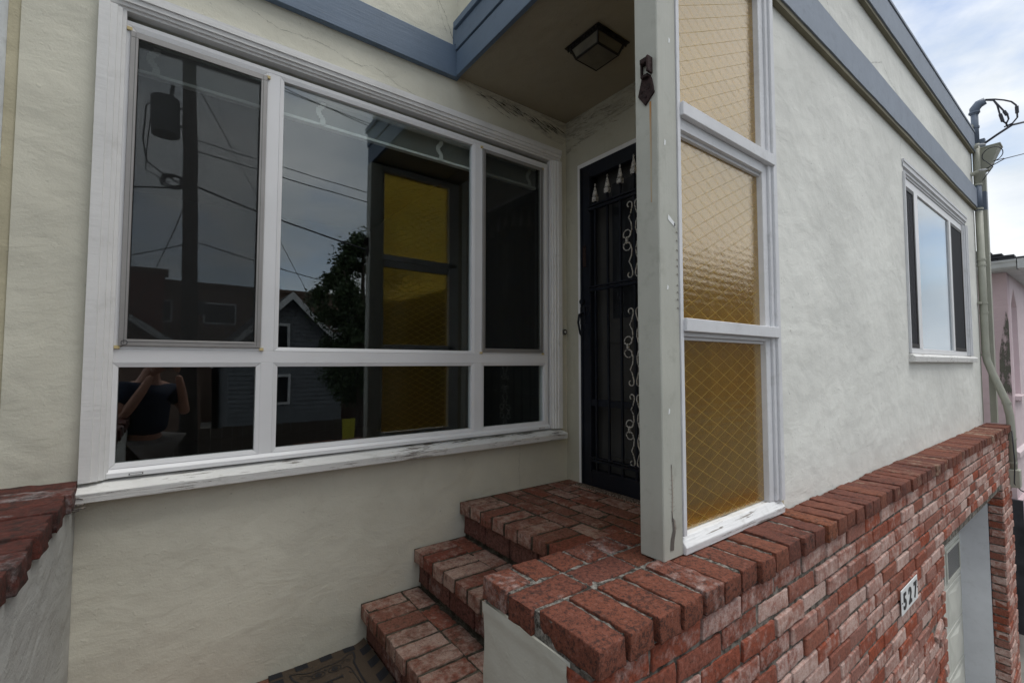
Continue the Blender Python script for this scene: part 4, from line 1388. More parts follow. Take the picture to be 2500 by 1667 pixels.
line(arc(cx, -0.112, 0.003, 0, math.tau, 8), 0.006)
# the letter H lies on its side
for yy in (-0.198, -0.262):
    line([(cx-0.048, yy), (cx+0.048, yy)], 0.009)
    for e in (-0.048, 0.048):
        line([(cx+e, yy-0.012), (cx+e, yy+0.012)], 0.004)
line([(cx, -0.198), (cx, -0.262)], 0.007)
into(crest.build('printed_crest', M['ink']), dm)

# ================================================================== LEFT STAIR WALL
lw = thing('stair_wall', 'grey plastered stair wall capped with dark red painted bricks at the left edge', 'wall', (-2.5, -0.5, 0))
LO = Off(lw)
into(MB().box(-2.628, -2.405, -3.2, -0.0015, -2.6, 0.285).build('plastered_side', M['stucco_left']), lw)
lbrick = BrickSet(0.215, 0.099, 0.066, M['brick_left'], 5)
y = -0.014-0.05; i = 0
while y > -3.1:
    xo = -2.502+(0.006 if i % 2 else -0.004)+rng.uniform(-0.002, 0.002)
    LO(lbrick, (xo, y, 0.322+rng.uniform(-0.002, 0.002)), name='cap_brick', near=True, ang=1.2)
    if y > -1.2: LO(lbrick, (xo-0.222, y, 0.322), name='cap_brick', near=False)
    y -= 0.108; i += 1
into(rough_slab(-2.615, -2.408, -3.15, -0.002, 0.2855, 0.345, 0.02, 0.003, mat=M['mortar_dark']), lw)

# neighbour's wall at the far left
nb_ = thing('neighbour_house', 'bluish white painted side of the house next door at the left edge', 'house', (-2.9, 0, 0))
into(MB().box(-9.0, -2.632, -1.50, 6.0, -2.6, 3.45).build('painted_wall', M['white_wall']), nb_)  # runs forward out of view, extended to keep sky off the porch
into(MB().box(-9.0, -2.60, -1.53, -1.502, 3.2, 3.47).build('cornice', M['white_frame']), nb_)
into(MB().box(-2.632+0.0005, -2.6005, 0.006, 0.12, -2.6, 3.45).build('joint_strip', M['beige']), nb_)

# ================================================================== NUMBER PLATE
npl = thing('number_plate', 'white house number plate with black digits 527 on the brick wall', 'sign', (0.98, YW-0.006, -0.432))
b = MB().box(-0.148, 0.148, -0.004, 0.0, -0.062, 0.062).build('plate', M['plate'], npl, bevel=0.0015)
npl.rotation_euler = (0, R(-1.0), 0)
for ch, x in (('5', -0.095), ('2', 0.0), ('7', 0.095)):
    cu = bpy.data.curves.new('digit', 'FONT'); cu.body = ch; cu.size = 0.112; cu.extrude = 0.0012; cu.offset = 0.0028
    cu.align_x = 'CENTER'; cu.align_y = 'CENTER'
    tmp = bpy.data.objects.new('tmp', cu); COL.objects.link(tmp); bpy.context.view_layer.update()
    me = bpy.data.meshes.new_from_object(tmp.evaluated_get(bpy.context.evaluated_depsgraph_get()))
    bpy.data.objects.remove(tmp)
    o = new_obj('digit', me, M['ink'], npl); o.location = (x, -0.0056, -0.004); o.rotation_euler = (R(90), 0, 0)
for x in (-0.138, 0.138):
    MB().tube([(x, -0.006, 0.0), (x, -0.003, 0.0)], 0.004, 8).build('screw', M['rust'], npl)

# ================================================================== SERVICE PIPES AT THE CORNER
mast = thing('service_mast', 'painted electrical service pipe with a weatherhead at the front corner of the house', 'pipe', (4.66, -1.40, 0.8))
MY = -1.396; MX = 4.655
def IN(o): return into(o, mast)
IN(MB().tube([(MX, MY, 3.10), (MX, MY, 3.46)], 0.030, 12).build('mast_tube', M['pipe_blue'], smooth=True))
IN(MB().tube([(MX, MY, 2.66), (MX, MY, 3.099)], 0.030, 12).build('mast_tube', M['pipe'], smooth=True))
IN(MB().tube([(MX, MY, 2.38), (MX, MY, 2.659)], 0.030, 12).build('mast_tube', M['pipe_blue'], smooth=True))
pts = [(MX, MY, 2.379), (MX, MY, 1.5), (MX, MY, 0.90), (MX, MY-0.008, 0.80), (MX, MY-0.04, 0.68), (MX, MY-0.10, 0.48), (MX, MY-0.13, 0.38), (MX, MY-0.150, 0.25), (MX, MY-0.155, 0.10), (MX, MY-0.155, -0.28)]
IN(MB().tube(pts, 0.031, 12).build('conduit', M['pipe'], smooth=True))
for z, yo in ((3.28, 0), (2.40, 0), (2.66, 0), (1.86, 0), (1.80, 0), (1.40, 0), (1.30, 0), (0.86, 0), (0.37, -0.132), (0.02, -0.155), (-0.22, -0.155)):
    IN(MB().tube([(MX, MY+yo, z-0.010), (MX, MY+yo, z+0.010)], 0.036, 12).build('coupling', M['pipe'] if z < 3.1 else M['pipe_blue'], smooth=False))
for z in (1.40, 3.28):
    IN(MB().box(MX-0.09, MX-0.02, MY+0.005, MY+0.03, z-0.012, z+0.012).build('strap', M['pipe']))
# weatherhead: bent hood
m = MB().tube([(MX, MY, 3.42), (MX, MY-0.004, 3.48), (MX+0.01, MY-0.035, 3.525), (MX+0.01, MY-0.085, 3.540)], [0.036, 0.044, 0.043, 0.036], 12)
IN(m.build('weatherhead', M['pipe_blue'], smooth=True))
IN(MB().tube([(MX, MY+0.0, 3.435), (MX, MY, 3.450)], 0.046, 14).build('weatherhead_collar', M['pipe_blue']))
IN(MB().box(MX-0.055, MX+0.055, MY-0.205, MY-0.105, -0.46, -0.285).build('junction_box', M['pipe'], bevel=0.006))
lead = [
 [(MX+0.01, MY-0.085, 3.545), (MX, -1.540, 3.515), (MX, -1.565, 3.45), (MX, -1.577, 3.37), (MX, -1.595, 3.27), (MX, -1.620, 3.235), (MX+0.05, -1.625, 3.215)],
 [(MX+0.01, MY-0.085, 3.545), (MX, -1.543, 3.51), (MX, -1.585, 3.42), (MX, -1.613, 3.36), (MX, -1.633, 3.32), (MX, -1.640, 3.27), (MX, -1.620, 3.225)],
 [(MX+0.01, MY-0.085, 3.552), (MX, -1.550, 3.52), (MX, -1.615, 3.48), (MX, -1.665, 3.44), (MX, -1.695, 3.39), (MX, -1.700, 3.32), (MX, -1.700, 3.26), (MX, -1.665, 3.215), (MX, -1.605, 3.20)]]
for p in lead:
    IN(MB().tube(p, 0.0075, 6).build('lead_wire', M['cable'], smooth=True))
for a, b2 in (((MX, -1.583, 3.345), (MX, -1.599, 3.262)), ((MX, -1.611, 3.365), (MX, -1.630, 3.315)), ((MX, -1.699, 3.375), (MX, -1.700, 3.305))):
    IN(MB().tube([a, b2], 0.014, 8).build('wire_splice', M['cable']))

def wire_thing(name, label, pts, r_, n=6):
    m = MB().tube(pts, r_, n); o = m.build(name, M['cable'], smooth=True)
    o['label'] = label; o['category'] = 'wire'
    return o
def sag(a, b2, s_, n=24):
    a, b2 = Vector(a), Vector(b2)
    return [tuple(a.lerp(b2, i/n)-Vector((0, 0, s_*4*(i/n)*(1-i/n)))) for i in range(n+1)]
pole_top = Vector((14.0, -10.2, 7.0))
wire_thing('power_line', 'thick black service cable reaching the weatherhead from the right', [(4.58, -1.47, 3.06), (4.62, -1.56, 3.13)]+sag((4.66, -1.66, 3.20), (15.0, -2.9, 6.55), -0.05), 0.011)
wire_thing('telephone_line', 'thin black wire tied to the lower wall hook with a loose loop', [(4.60, -1.46, 2.79), (4.60, -1.55, 2.83)]+sag((4.62, -1.60, 2.86), (15.0, -2.6, 5.9), -0.05), 0.005)
lp = [(4.60+0.0, -1.52+0.075*math.cos(a)-0.01*0, 2.93+0.075*math.sin(a)) for a in [math.pi*1.5-k*math.tau/18 for k in range(17)]]
wire_thing('wire_loop', 'loose loop of thin wire hanging beside the painted pipe', [(4.60, -1.60, 2.86)]+lp+[(4.60, -1.52, 2.80), (4.60, -1.44, 2.68)], 0.004)
for nm, z, lab in (('wall_hook', 3.045, 'white insulator hook holding the thick service cable'), ('wall_hook', 2.775, 'lower white insulator hook holding the thin wire')):
    hk = thing(nm, lab, 'hook', (4.56, -1.392, z), group='insulator hooks at the front corner')
    MB().tube([(0, 0.03, -0.02), (0, -0.03, 0.0)], 0.020, 10).build('hook_base', M['pipe'], hk)
    MB().tube([(0.01+0.014*math.cos(a*math.tau/12), -0.055+0.03*math.sin(a*math.tau/12), 0.008+0.006*math.sin(a*math.tau/12)) for a in range(12)], 0.007, 6, True).build('hook_ring', M['white_frame'], hk)
# rain hopper and downspout round the corner
ds = thing('downspout', 'square rain hopper and downspout behind the service pipe at the house corner', 'downspout', (4.70, -1.40, 1.5))
DX = 4.76
def ID(o): return into(o, ds)
hb = MB()
def q4(x0, x1, y0, y1, z): return [(x0, y0, z), (x1, y0, z), (x1, y1, z), (x0, y1, z)]
hb.v = q4(DX-0.07, DX+0.09, -1.565, -1.36, 3.05)+q4(DX-0.03, DX+0.05, -1.475, -1.40, 2.82)
hb.f = [(0, 1, 5, 4), (1, 2, 6, 5), (2, 3, 7, 6), (3, 0, 4, 7), (4, 5, 6, 7), (0, 3, 2, 1)]
ID(hb.build('hopper', M['pipe']))
ID(MB().box(DX-0.075, DX+0.095, -1.572, -1.355, 3.051, 3.066).build('hopper_rim', M['pipe']))
ID(MB().box(DX-0.03, DX+0.03, -1.455, -1.40, 3.067, 3.17).build('outlet', M['pipe_blue']))
ID(MB().box(DX-0.03, DX+0.05, -1.448, -1.40, 2.60, 2.819).build('downpipe', M['pipe']))
ID(MB().box(DX-0.03, DX+0.05, -1.448, -1.40, 2.40, 2.599).build('downpipe', M['pipe_blue']))
ID(MB().box(DX-0.03, DX+0.05, -1.448, -1.40, 0.155, 2.399).build('downpipe', M['pipe']))
ID(MB().box(4.602, 4.725, -1.352, -1.335, 0.155, 3.1).build('corner_board', M['pipe']))
wire_thing('cable_end', 'thin dark cable dangling below the junction box', [(4.60, -1.56, 0.1), (4.60, -1.57, -0.2), (4.60, -1.56, -0.42), (4.62, -1.60, -0.48), (4.66, -1.66, -0.52)], 0.005)
# small bracket high on the front wall
eb = thing('eyebolt', 'small dark eyebolt high on the front wall between the two blue bands', 'bolt', (0.45, FY, 2.76))
MB().tube([(0, 0.0, 0), (0, -0.05, 0.0)], 0.012, 8).build('bolt_shank', M['bronze'], eb)
MB().tube([(0.022*math.cos(a*math.tau/12), -0.06, 0.022*math.sin(a*math.tau/12)) for a in range(12)], 0.006, 6, True).build('bolt_eye', M['bronze'], eb)

# ================================================================== PINK HOUSE
ph = thing('pink_house', 'pink stucco house next door with a dark shingle roof and pointed arch niche', 'house', (8, 0, 0))
def IP(o): return into(o, ph)
PXW, PYF2 = 6.50, -1.385
IP(MB().box(PXW, PXW+0.2, PYF2, 6.0, -2.6, 1.95).build('wall', M['pink']))
# front wall with a deep pointed niche
fb_ = MB()
ax0, ax1, az0, az1, apx = 6.78, 7.32, 0.35, 1.55, 1.80
fb_.box(PXW+0.2005, ax0, PYF2, PYF2+0.2, -2.6, 1.95)
fb_.box(ax1, 12.0, PYF2, PYF2+0.2, -2.6, 1.95)
fb_.box(ax0, ax1, PYF2, PYF2+0.2, -2.6, az0)
fb_.prism([(ax0, az1), ((ax0+ax1)/2, apx), (ax1, az1), (ax1, 1.95), (ax0, 1.95)], 'y', PYF2, PYF2+0.2)
IP(fb_.build('front_wall', M['pink_light']))
IP(MB().box(ax0, ax1, PYF2+0.12, PYF2+0.19, az0, 1.9).build('niche_back', M['pink']))
IP(MB().box(ax0-0.05, ax1+0.05, PYF2-0.06, PYF2-0.001, az0-0.06, az0-0.005).build('niche_sill', M['pink_light']))
IP(MB().prism([(-1.43, -0.42), (-1.43, -0.36), (-1.386, -0.33), (-1.386, -0.42)], 'x', PXW-0.03, 12.0).build('belt_course', M['pink_light']))
IP(MB().box(PXW-0.02, 12.0, PYF2-0.045, PYF2-0.001, -2.6, -0.95).build('base_course', M['pink']))
IP(MB().box(PXW-0.06, PXW-0.001, PYF2-0.05, 6.0, -2.6, -0.95).build('base_course', M['shingle']))
# damp stain on the side wall
t = NT('damp_stain')
sx = t.noise(1.0, 5, 0.7, vec=t.scaled((14, 14, 5)))
tp = t.n.new('ShaderNodeBsdfTransparent'); mx = t.n.new('ShaderNodeMixShader')
t.l.new(t.ramp(sx, 0.34, 0.60), mx.inputs[0]); t.l.new(tp.outputs[0], mx.inputs[1]); t.l.new(t.bsdf((0.12, 0.12, 0.10), 0.9), mx.inputs[2])
M['damp'] = t.end(mx.outputs[0])
IP(MB().poly([(PXW-0.002, -1.365, 1.45), (PXW-0.002, -1.33, 1.2), (PXW-0.002, -1.29, 0.9), (PXW-0.002, -1.28, 0.55), (PXW-0.002, -1.31, 0.4), (PXW-0.002, -1.384, 0.35), (PXW-0.002, -1.384, 1.3)]).build('damp_stain', M['damp']))
gt = [(-0.09, 1.955), (-0.12, 1.985), (-0.125, 2.03), (-0.14, 2.06), (-0.14, 2.075), (-0.02, 2.075), (-0.02, 1.955)]
IP(MB().prism([(PYF2+p-0.10, q) for p, q in gt], 'x', PXW-0.24, 12.3).build('gutter', M['gutter']))
IP(MB().prism([(PXW+p-0.10, q) for p, q in gt], 'y', PYF2-0.11, 6.0).build('gutter', M['gutter']))
IP(MB().box(PXW-0.12, 12.0, PYF2-0.12, 6.0, 1.952, 1.972).build('eave_soffit', M['gutter']))
rb = IP(MB().prism([(PYF2-0.22, 2.07), (2.3, 3.6), (6.2, 2.07)], 'x', PXW+0.6, 12.3).build('roof', M['shingle']))
# overlapping shingle courses on the hip nearest the house
sh = MB()
for j in range(7):
    xa = PXW-0.20+j*0.14; za = 2.078+j*0.058
    y = PYF2-0.20+j*0.12
    while y < 1.8:
        w = 0.26
        sh.box(xa, xa+0.18, y, y+w-0.012, za, za+0.022+rng.uniform(0, 0.008)); y += w
IP(sh.build('shingles', M['shingle']))
IP(MB().box(PXW-0.2, 12, PYF2-0.2, 6, 2.05, 2.076).build('roof_deck', M['shingle']))

# ================================================================== STREET SEEN IN THE GLASS
up_ = thing('utility_pole', 'dark wooden utility pole with a grey transformer, reflected in the left window', 'utility pole', (-1.95, -9.9, -2.6))
def IU(o): return into(o, up_)
IU(MB().tube([(-1.78, -10.05, -2.6), (-1.88, -9.94, 2.4), (-2.02, -9.76, 7.8)], [0.17, 0.15, 0.125], 14).build('pole', M['wood_pole'], smooth=True))
IU(MB().tube([(-2.40, -10.0, 5.72), (-2.42, -10.0, 6.5)], 0.26, 18).build('transformer', M['transformer'], smooth=False))
IU(MB().tube([(-2.42, -10.0, 6.505), (-2.42, -10.0, 6.56)], [0.25, 0.12], 18).build('transformer_lid', M['transformer']))
IU(MB().tube([(-2.33, -10.0, 6.5), (-2.30, -10.0, 6.85)], 0.04, 8).build('bushing', M['transformer']))
for z in (6.35, 5.95):
    IU(MB().tube([(-2.2, -9.97, z), (-1.98, -9.85, z)], 0.03, 6).build('mount_arm', M['transformer']))
IU(MB().box(-3.3, -0.9, -9.72, -9.60, 7.35, 7.47).build('crossarm', M['wood_pole']))
for x in (-3.2, -2.9, -2.6, -1.3, -1.0):
    IU(MB().tube([(x, -9.66, 7.47), (x, -9.66, 7.62)], [0.04, 0.06], 8).build('insulator', M['transformer']))
IU(MB().box(-1.72, -1.58, -10.05, -9.9, 1.85, 2.15).build('pole_box', M['transformer']))
m = MB()
for k in range(5):
    a0 = rng.uniform(0, 6)
    m.tube([(-2.25+0.24*math.cos(a0+t_*0.5)*(0.6+0.1*k), -10.0, 4.72+0.16*math.sin(a0+t_*0.5)*(0.6+0.12*k)) for t_ in range(12)], 0.012, 5)
m.tube([(-2.55, -10.1, 6.5), (-2.75, -10.1, 6.3), (-2.78, -10.1, 5.6), (-2.70, -10.1, 5.1), (-2.45, -10.05, 4.9), (-1.95, -10.0, 4.6)], 0.016, 5)
m.tube([(-2.50, -10.1, 6.5), (-2.66, -10.1, 6.3), (-2.70, -10.1, 5.6), (-2.72, -10.1, 4.9), (-2.3, -10.05, 4.7)], 0.012, 5)
IU(m.build('cable_coil', M['cable']))
o = up_
def lw_(label, a, b2, s_, r_=0.012):
    w = wire_thing('street_wire', label, sag(a, b2, s_), r_, 5); w['group'] = 'street wires reflected in the window'
pt = (-1.9, -9.9)
for (a, b2, s_, lab, r_) in [
  ((-1.9, -9.9, 4.70), (14, -11.5, 4.3), 0.9, 'drooping street cable sagging right from the pole', 0.02),
  ((-1.9, -9.9, 4.62), (-14, -10.5, 5.2), 0.8, 'street cable leaving the pole to the left', 0.018),
  ((-2.9, -9.66, 7.62), (16, -9.66, 7.6), 0.5, 'upper street conductor on the crossarm', 0.01),
  ((-1.3, -9.66, 7.62), (16, -9.6, 7.4), 0.7, 'inner street conductor on the crossarm', 0.01),
  ((-1.9, -9.9, 5.75), (14, -8.0, 4.7), 0.35, 'straight wire passing above the tree', 0.01),
  ((-1.9, -9.9, 5.50), (14, -8.0, 4.45), 0.35, 'second straight wire passing above the tree', 0.012),
  ((-1.9, -9.9, 3.45), (12, -18.0, 3.9), 0.5, 'low wire running to the gabled house', 0.012),
  ((-1.9, -9.9, 3.4), (-10, -22.0, 4.2), 0.5, 'low wire running to the red building', 0.012),
  ((-1.9, -9.9, 4.6), (-3.4, -19.5, 2.6), 0.15, 'house drop from the pole to the left gable', 0.012),
  ((-2.0, -9.8, 7.2), (2.6, -15.5, 1.6), -0.1, 'long guy wire slanting down right from the pole', 0.009)]:
    lw_(lab, a, b2, s_, r_)

def far_house(name, label, x0, x1, y0, y1, z1, wallm, gable=None, wins=(), board=False):
    t_ = thing(name, label, 'house', ((x0+x1)/2, (y0+y1)/2, -2.6))
    f = lambda o: into(o, t_)
    if gable:
        xm = (x0+x1)/2
        f(MB().prism([(x0, -2.6), (x1, -2.6), (x1, z1), (xm, gable), (x0, z1)], 'y', y0, y1).build('wall', wallm))
        ov = 0.35; sl = (gable-z1)/(xm-x0)
        th = 0.12
        for s_ in (-1, 1):
            xe = xm+s_*((xm-x0)+ov); ze = gable-sl*((xm-x0)+ov)
            f(MB().prism([(xm, gable+0.01), (xe, ze+0.01), (xe, ze+th), (xm, gable+th)], 'y', y0-0.3, y1+0.35).build('roof', M['shingle']))
            f(MB().prism([(xm, gable-0.14), (xe, ze-0.14), (xe, ze+th), (xm, gable+th)], 'y', y1+0.351, y1+0.40).build('barge_board', M['trim_white']))
        if board:
            z = -2.4; k = MB()
            while z < gable-0.1:
                hw = (xm-x0) if z < z1 else (gable-z)/sl
                k.prism([(y1+0.001, z), (y1+0.03, z), (y1+0.008, z+0.15)], 'x', xm-hw, xm+hw); z += 0.16
            f(k.build('clapboards', wallm))
    else:
        f(MB().box(x0, x1, y0, y1, -2.6, z1).build('wall', wallm))
        f(MB().box(x0-0.15, x1+0.15, y0-0.15, y1+0.15, z1+0.001, z1+0.18).build('cornice', M['brown_wall']))
    for (wx, wz, w, h_) in wins:
        f(MB().box(wx-w/2-0.1, wx+w/2+0.1, y1+0.032, y1+0.08, wz-h_/2-0.1, wz+h_/2+0.1).build('window_frame', M['trim_white']))
        f(MB().box(wx-w/2, wx+w/2, y1+0.081, y1+0.10, wz-h_/2, wz+h_/2).build('window_pane', M['dark_glass']))
    return t_
far_house('gabled_house', 'grey clapboard house with a front gable across the street', -0.6, 3.3, -24, -16.3, 1.35, M['clap'], 3.25, [(0.9, 1.75, 0.7, 0.8), (0.8, -0.2, 1.0, 0.9)], True)
far_house('grey_gabled_house', 'dark gabled house left of the utility pole across the street', -6.6, -1.2, -27, -19.4, 0.9, M['brown_wall'], 2.75, [(-4.5, 0.6, 0.9, 0.9)])
far_house('flat_roof_building', 'long brown flat roofed building on the rise behind the houses', -9.0, 14.0, -36, -29, 5.1, M['brown_wall'], None, [(-3, 3.6, 1.4, 1.0), (0, 3.6, 1.4, 1.0), (3, 3.6, 1.4, 1.0), (7, 3.6, 1.4, 1.0)])
far_house('red_building', 'red brown building behind the utility pole', -7.5, -2.6, -28.9, -27.5, 5.4, M['red_wall'], None, [(-4.6, 3.5, 0.8, 1.3)])
far_house('end_house', 'plain house further along across the street', 5.2, 11.5, -25, -16.0, 2.2, M['brown_wall'], 4.2, [(7, 0.6, 1.0, 1.1), (9.6, 0.6, 1.0, 1.1)])
far_house('corner_house', 'pale two storey house across the street, right of the plain one', 13.0, 20.5, -25, -16.2, 4.6, M['clap'], 6.2, [(15, 1.2, 1.1, 1.2), (18, 1.2, 1.1, 1.2), (16.5, 3.8, 1.1, 1.1)], False)
far_house('flat_roofed_house', 'brown flat roofed two storey house further down the far side of the street', 21.2, 29.5, -26, -16.0, 6.4, M['brown_wall'], None, [(23, 1.2, 1.4, 1.3), (27, 1.2, 1.4, 1.3), (23, 4.4, 1.4, 1.3), (27, 4.4, 1.4, 1.3)])
far_house('red_gabled_house', 'dark red gabled house far down the opposite side of the street', 30.2, 39.0, -27, -16.3, 6.0, M['red_wall'], 8.2, [(32.5, 4.2, 1.3, 1.3), (36.5, 4.2, 1.3, 1.3), (34.5, 1.0, 2.0, 1.3)])
far_house('grey_flat_house', 'grey flat roofed house beyond the dark red gabled one', 39.8, 50.0, -27, -16.0, 7.4, M['clap'], None, [(42.5, 4.6, 1.5, 1.3), (47, 4.6, 1.5, 1.3)])
far_house('last_house', 'brown house at the far end of the opposite row', 50.8, 72.0, -28, -16.4, 8.2, M['brown_wall'], None, [(55, 5, 1.5, 1.4), (61, 5, 1.5, 1.4), (67, 5, 1.5, 1.4)])
ft = thing('yard_fence', 'dark board fence with a yellow panel across the street', 'fence', (1, -15.4, -2.6))
for i in range(34):
    x = -5.0+i*0.30
    into(MB().box(x, x+0.285, -15.45, -15.42, -2.6, -1.35+rng.uniform(-0.02, 0.02)).build('board', M['yellow'] if i in (27, 28) else M['fence']), ft)

def make_tree(name, label, base, h_, rad, nleaf, seed):
    rr = random.Random(seed)
    t_ = thing(name, label, 'tree', base)
    b = Vector(base)
    m = MB().tube([b, b+Vector((0.05, 0, h_*0.3)), b+Vector((0.0, 0.1, h_*0.62)), b+Vector((0.05, 0, h_*0.92))], [0.16, 0.13, 0.09, 0.03], 8)
    for k in range(7):
        a = rr.uniform(0, 6.28); z0 = h_*rr.uniform(0.35, 0.75)
        m.tube([b+Vector((0, 0, z0)), b+Vector((math.cos(a)*rad*0.4, math.sin(a)*rad*0.4, z0+h_*0.1)), b+Vector((math.cos(a)*rad*0.8, math.sin(a)*rad*0.8, z0+h_*0.22))], [0.06, 0.04, 0.015], 6)
    into(m.build('trunk', M['bark'], smooth=True), t_)
    cl = []
    for k in range(90):
        a = rr.uniform(0, 6.28); u = rr.uniform(0.0, 1.0)
        rz = math.sin(math.pi*min(1, 0.12+u*0.82))
        q = rad*rz*math.sqrt(rr.uniform(0.15, 1))
        cl.append((b+Vector((math.cos(a)*q, math.sin(a)*q, h_*(0.32+0.64*u))), rad*rr.uniform(0.10, 0.30)))
    m = MB()
    for i in range(nleaf):
        c, cr = rr.choice(cl)
        d = Vector((rr.gauss(0, 1), rr.gauss(0, 1), rr.gauss(0, 1))).normalized()*cr*abs(rr.gauss(0.75, 0.38))
        p = c+d; s_ = rr.uniform(0.035, 0.08)
        a = Vector((rr.uniform(-1, 1), rr.uniform(-1, 1), rr.uniform(-0.6, 1))).normalized()
        e = a.cross(Vector((rr.uniform(-1, 1), rr.uniform(-1, 1), rr.uniform(-1, 1)))).normalized()
        m.poly([p-a*s_, p+e*s_*0.5, p+a*s_, p-e*s_*0.5])
    into(m.build('crown', M['leaf']), t_)
make_tree('leafy_tree', 'dark leafy street tree reflected beside the porch', (2.2, -10.9, -2.6), 7.2, 1.35, 24000, 3)
make_tree('small_tree', 'lighter leafy tree further along the far pavement', (7.6, -14.9, -2.6), 6.0, 1.6, 9000, 9)

# ================================================================== PHOTOGRAPHER
def skin_body(name, verts, edges, radii, mat, parent, sub=2):
    me = bpy.data.meshes.new(name)
    me.from_pydata([tuple(v) for v in verts], edges, [])
    o = new_obj(name, me, None, None)
    sk = o.modifiers.new('skin', 'SKIN'); sk.use_smooth_shade = True
    for i, r_ in enumerate(radii):
        me.skin_vertices[0].data[i].radius = (r_, r_) if not isinstance(r_, tuple) else r_
    me.skin_vertices[0].data[0].use_root = True
    ss = o.modifiers.new('sub', 'SUBSURF'); ss.levels = sub; ss.render_levels = sub
    bpy.context.view_layer.update()
    ev = o.evaluated_get(bpy.context.evaluated_depsgraph_get())
    m2 = bpy.data.meshes.new_from_object(ev)
    bpy.data.objects.remove(o)
    for p in m2.polygons: p.use_smooth = True
    m2.materials.clear()
    return into(new_obj(name, m2, mat), parent)
fh = Vector((fw.x, fw.y, 0)).normalized(); rh = rt.copy()
feet = CAM-fh*0.26; feet.z = -0.765
pe_ = thing('person', 'photographer in dark shirt and grey trousers raising a camera, reflected in the lower left pane', 'person', feet)
def W(f_, r_, z): return Vector((CAM.x, CAM.y, 0))+fh*f_+rh*r_+Vector((0, 0, z))
V = [W(-0.30, 0, 0.17), W(-0.30, 0, 0.32), W(-0.29, 0, 0.47), W(-0.27, 0, 0.58), W(-0.24, 0, 0.66), W(-0.20, 0, 0.74)]
E = [(0, 1), (1, 2), (2, 3), (3, 4), (4, 5)]
Rr = [0.11, 0.10, 0.12, 0.085, 0.062, 0.058]
def limb(start, pts, rs):
    prev = start
    for p, r_ in zip(pts, rs):
        V.append(p); Rr.append(r_); E.append((prev, len(V)-1)); prev = len(V)-1
    return prev
for s_ in (-1, 1):
    limb(3, [W(-0.27, 0.17*s_, 0.56), W(-0.20, 0.26*s_, 0.40), W(-0.17, 0.25*s_, 0.34), W(-0.10, 0.17*s_, 0.52), W(-0.065, 0.105*s_, 0.67)], [0.050, 0.046, 0.043, 0.037, 0.026])
    limb(0, [W(-0.30, 0.10*s_, 0.08), W(-0.27, 0.12*s_, -0.30), W(-0.30, 0.12*s_, -0.66), W(-0.29, 0.12*s_, -0.72), W(-0.17, 0.14*s_, -0.735)], [0.095, 0.062, 0.042, 0.04, 0.03])
skin_body('body', V, E, Rr, M['skin'], pe_)
# head
m = bmesh.new(); bmesh.ops.create_uvsphere(m, u_segments=24, v_segments=18, radius=1)
for v in m.verts:
    x, y, z = v.co
    v.co = Vector((x*0.074, y*0.092, z*0.115))
    if z < -0.2: v.co.x *= 1-0.25*(-z-0.2); v.co.y *= 1-0.15*(-z-0.2)
me = bpy.data.meshes.new('head'); m.to_mesh(me); m.free()
for p in me.polygons: p.use_smooth = True
hd = new_obj('head', me, M['skin']); hd.rotation_euler = (0, 0, math.atan2(fh.y, fh.x)-math.pi/2); hd.location = W(-0.155, 0, 0.800); into(hd, pe_)
def head_part(name, build, mat):
    o = build.build(name, mat, smooth=True); o.rotation_euler = hd.rotation_euler; o.location = hd.location; into(o, pe_); return o
head_part('nose', MB().tube([(0, 0.086, 0.02), (0, 0.100, -0.008), (0, 0.088, -0.025)], [0.006, 0.010, 0.006], 8), M['skin'])
head_part('mouth', MB().tube([(-0.022, 0.078, -0.052), (0, 0.086, -0.052), (0.022, 0.078, -0.052)], 0.004, 6), M['red_wall'])
for s_ in (-1, 1):
    head_part('ear', MB().tube([(s_*0.073, -0.005, 0.02), (s_*0.080, -0.008, 0.0), (s_*0.073, -0.003, -0.025)], [0.010, 0.013, 0.008], 8), M['skin'])
    head_part('eye', MB().tube([(s_*0.030, 0.076, 0.004), (s_*0.030, 0.084, 0.004)], 0.009, 10), M['trim_white'])
hb2 = bmesh.new(); bmesh.ops.create_uvsphere(hb2, u_segments=20, v_segments=14, radius=1)
for v in hb2.verts:
    x, y, z = v.co; v.co = Vector((x*0.080, y*0.094-0.006, z*0.112+0.010))
bmesh.ops.delete(hb2, geom=[v for v in hb2.verts if v.co.z < 0.035 and v.co.y > -0.02 or v.co.z < -0.05], context='VERTS')
me = bpy.data.meshes.new('hair'); hb2.to_mesh(me); hb2.free()
hr = new_obj('hair', me, M['hair']); hr.rotation_euler = hd.rotation_euler; hr.location = hd.location; into(hr, pe_)
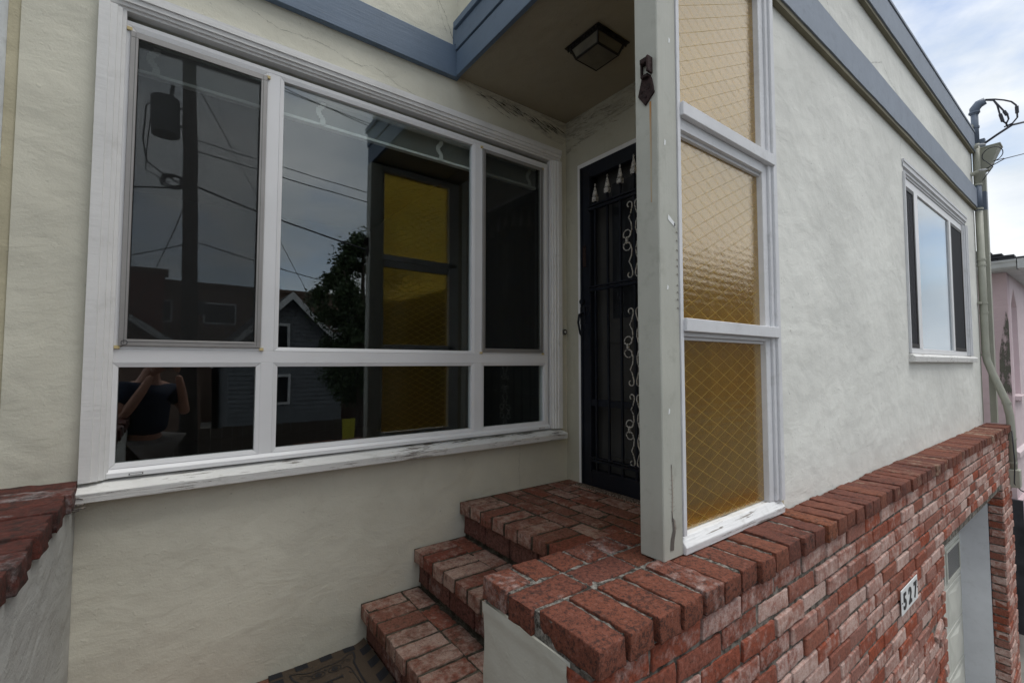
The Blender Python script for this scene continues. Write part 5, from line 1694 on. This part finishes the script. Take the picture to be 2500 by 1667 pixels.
# clothing over the body
V2 = [W(-0.30, 0, 0.17), W(-0.30, 0, 0.32), W(-0.29, 0, 0.47), W(-0.272, 0, 0.585)]
E2 = [(0, 1), (1, 2), (2, 3)]; R2 = [0.20, 0.18, 0.21, 0.15]
V, E, Rr = V2, E2, R2
for s_ in (-1, 1):
    limb(3, [W(-0.27, 0.175*s_, 0.56), W(-0.212, 0.25*s_, 0.42)], [0.095, 0.082])
skin_body('shirt', V, E, Rr, M['shirt'], pe_)
V, E, Rr = [W(-0.30, 0, 0.15)], [], [0.172]
for s_ in (-1, 1):
    limb(0, [W(-0.30, 0.10*s_, 0.07), W(-0.27, 0.12*s_, -0.30), W(-0.30, 0.12*s_, -0.68)], [0.115, 0.085, 0.066])
skin_body('trousers', V, E, Rr, M['trousers'], pe_)
for s_ in (-1, 1):
    a = W(-0.33, 0.12*s_, -0.73); b2 = W(-0.12, 0.15*s_, -0.735)
    into(MB().tube([a, a.lerp(b2, 0.5), b2], [0.045, 0.048, 0.035], 10).build('shoe', M['body_black'], smooth=True), pe_)
    # hand: palm and five curled fingers round the camera body
    pm = W(-0.065, 0.105*s_, 0.69); k = MB()
    V, E, Rr = [pm, W(-0.055, 0.098*s_, 0.735)], [(0, 1)], [0.024, 0.030]
    for fi, (ln, dz) in enumerate(((0.058, 0.018), (0.066, 0.006), (0.062, -0.008), (0.048, -0.022))):
        p0 = W(-0.050, 0.092*s_, 0.752+dz)
        limb(1, [p0, W(-0.034, (0.088-ln*0.35)*s_, 0.756+dz), W(-0.040, (0.088-ln)*s_, 0.754+dz)], [0.0095, 0.009, 0.0075])
    limb(1, [W(-0.085, 0.080*s_, 0.740), W(-0.098, 0.058*s_, 0.748)], [0.011, 0.009])
    skin_body('hand', V, E, Rr, M['skin'], pe_, 1)
cm = thing('camera_body', 'black camera held up by the photographer', 'camera', W(-0.07, 0, 0.775))
cb = MB()
cb.box(-0.065, 0.065, -0.035, 0.0, -0.045, 0.045); cb.box(-0.025, 0.025, -0.03, 0.0, 0.0455, 0.065)
o = cb.build('camera_case', M['body_black'], cm, bevel=0.004)
MB().tube([(0, 0.001, 0), (0, 0.052, 0)], [0.034, 0.036], 20).build('lens', M['body_black'], cm)
cm.rotation_euler = (0, 0, math.atan2(fh.y, fh.x)-math.pi/2)
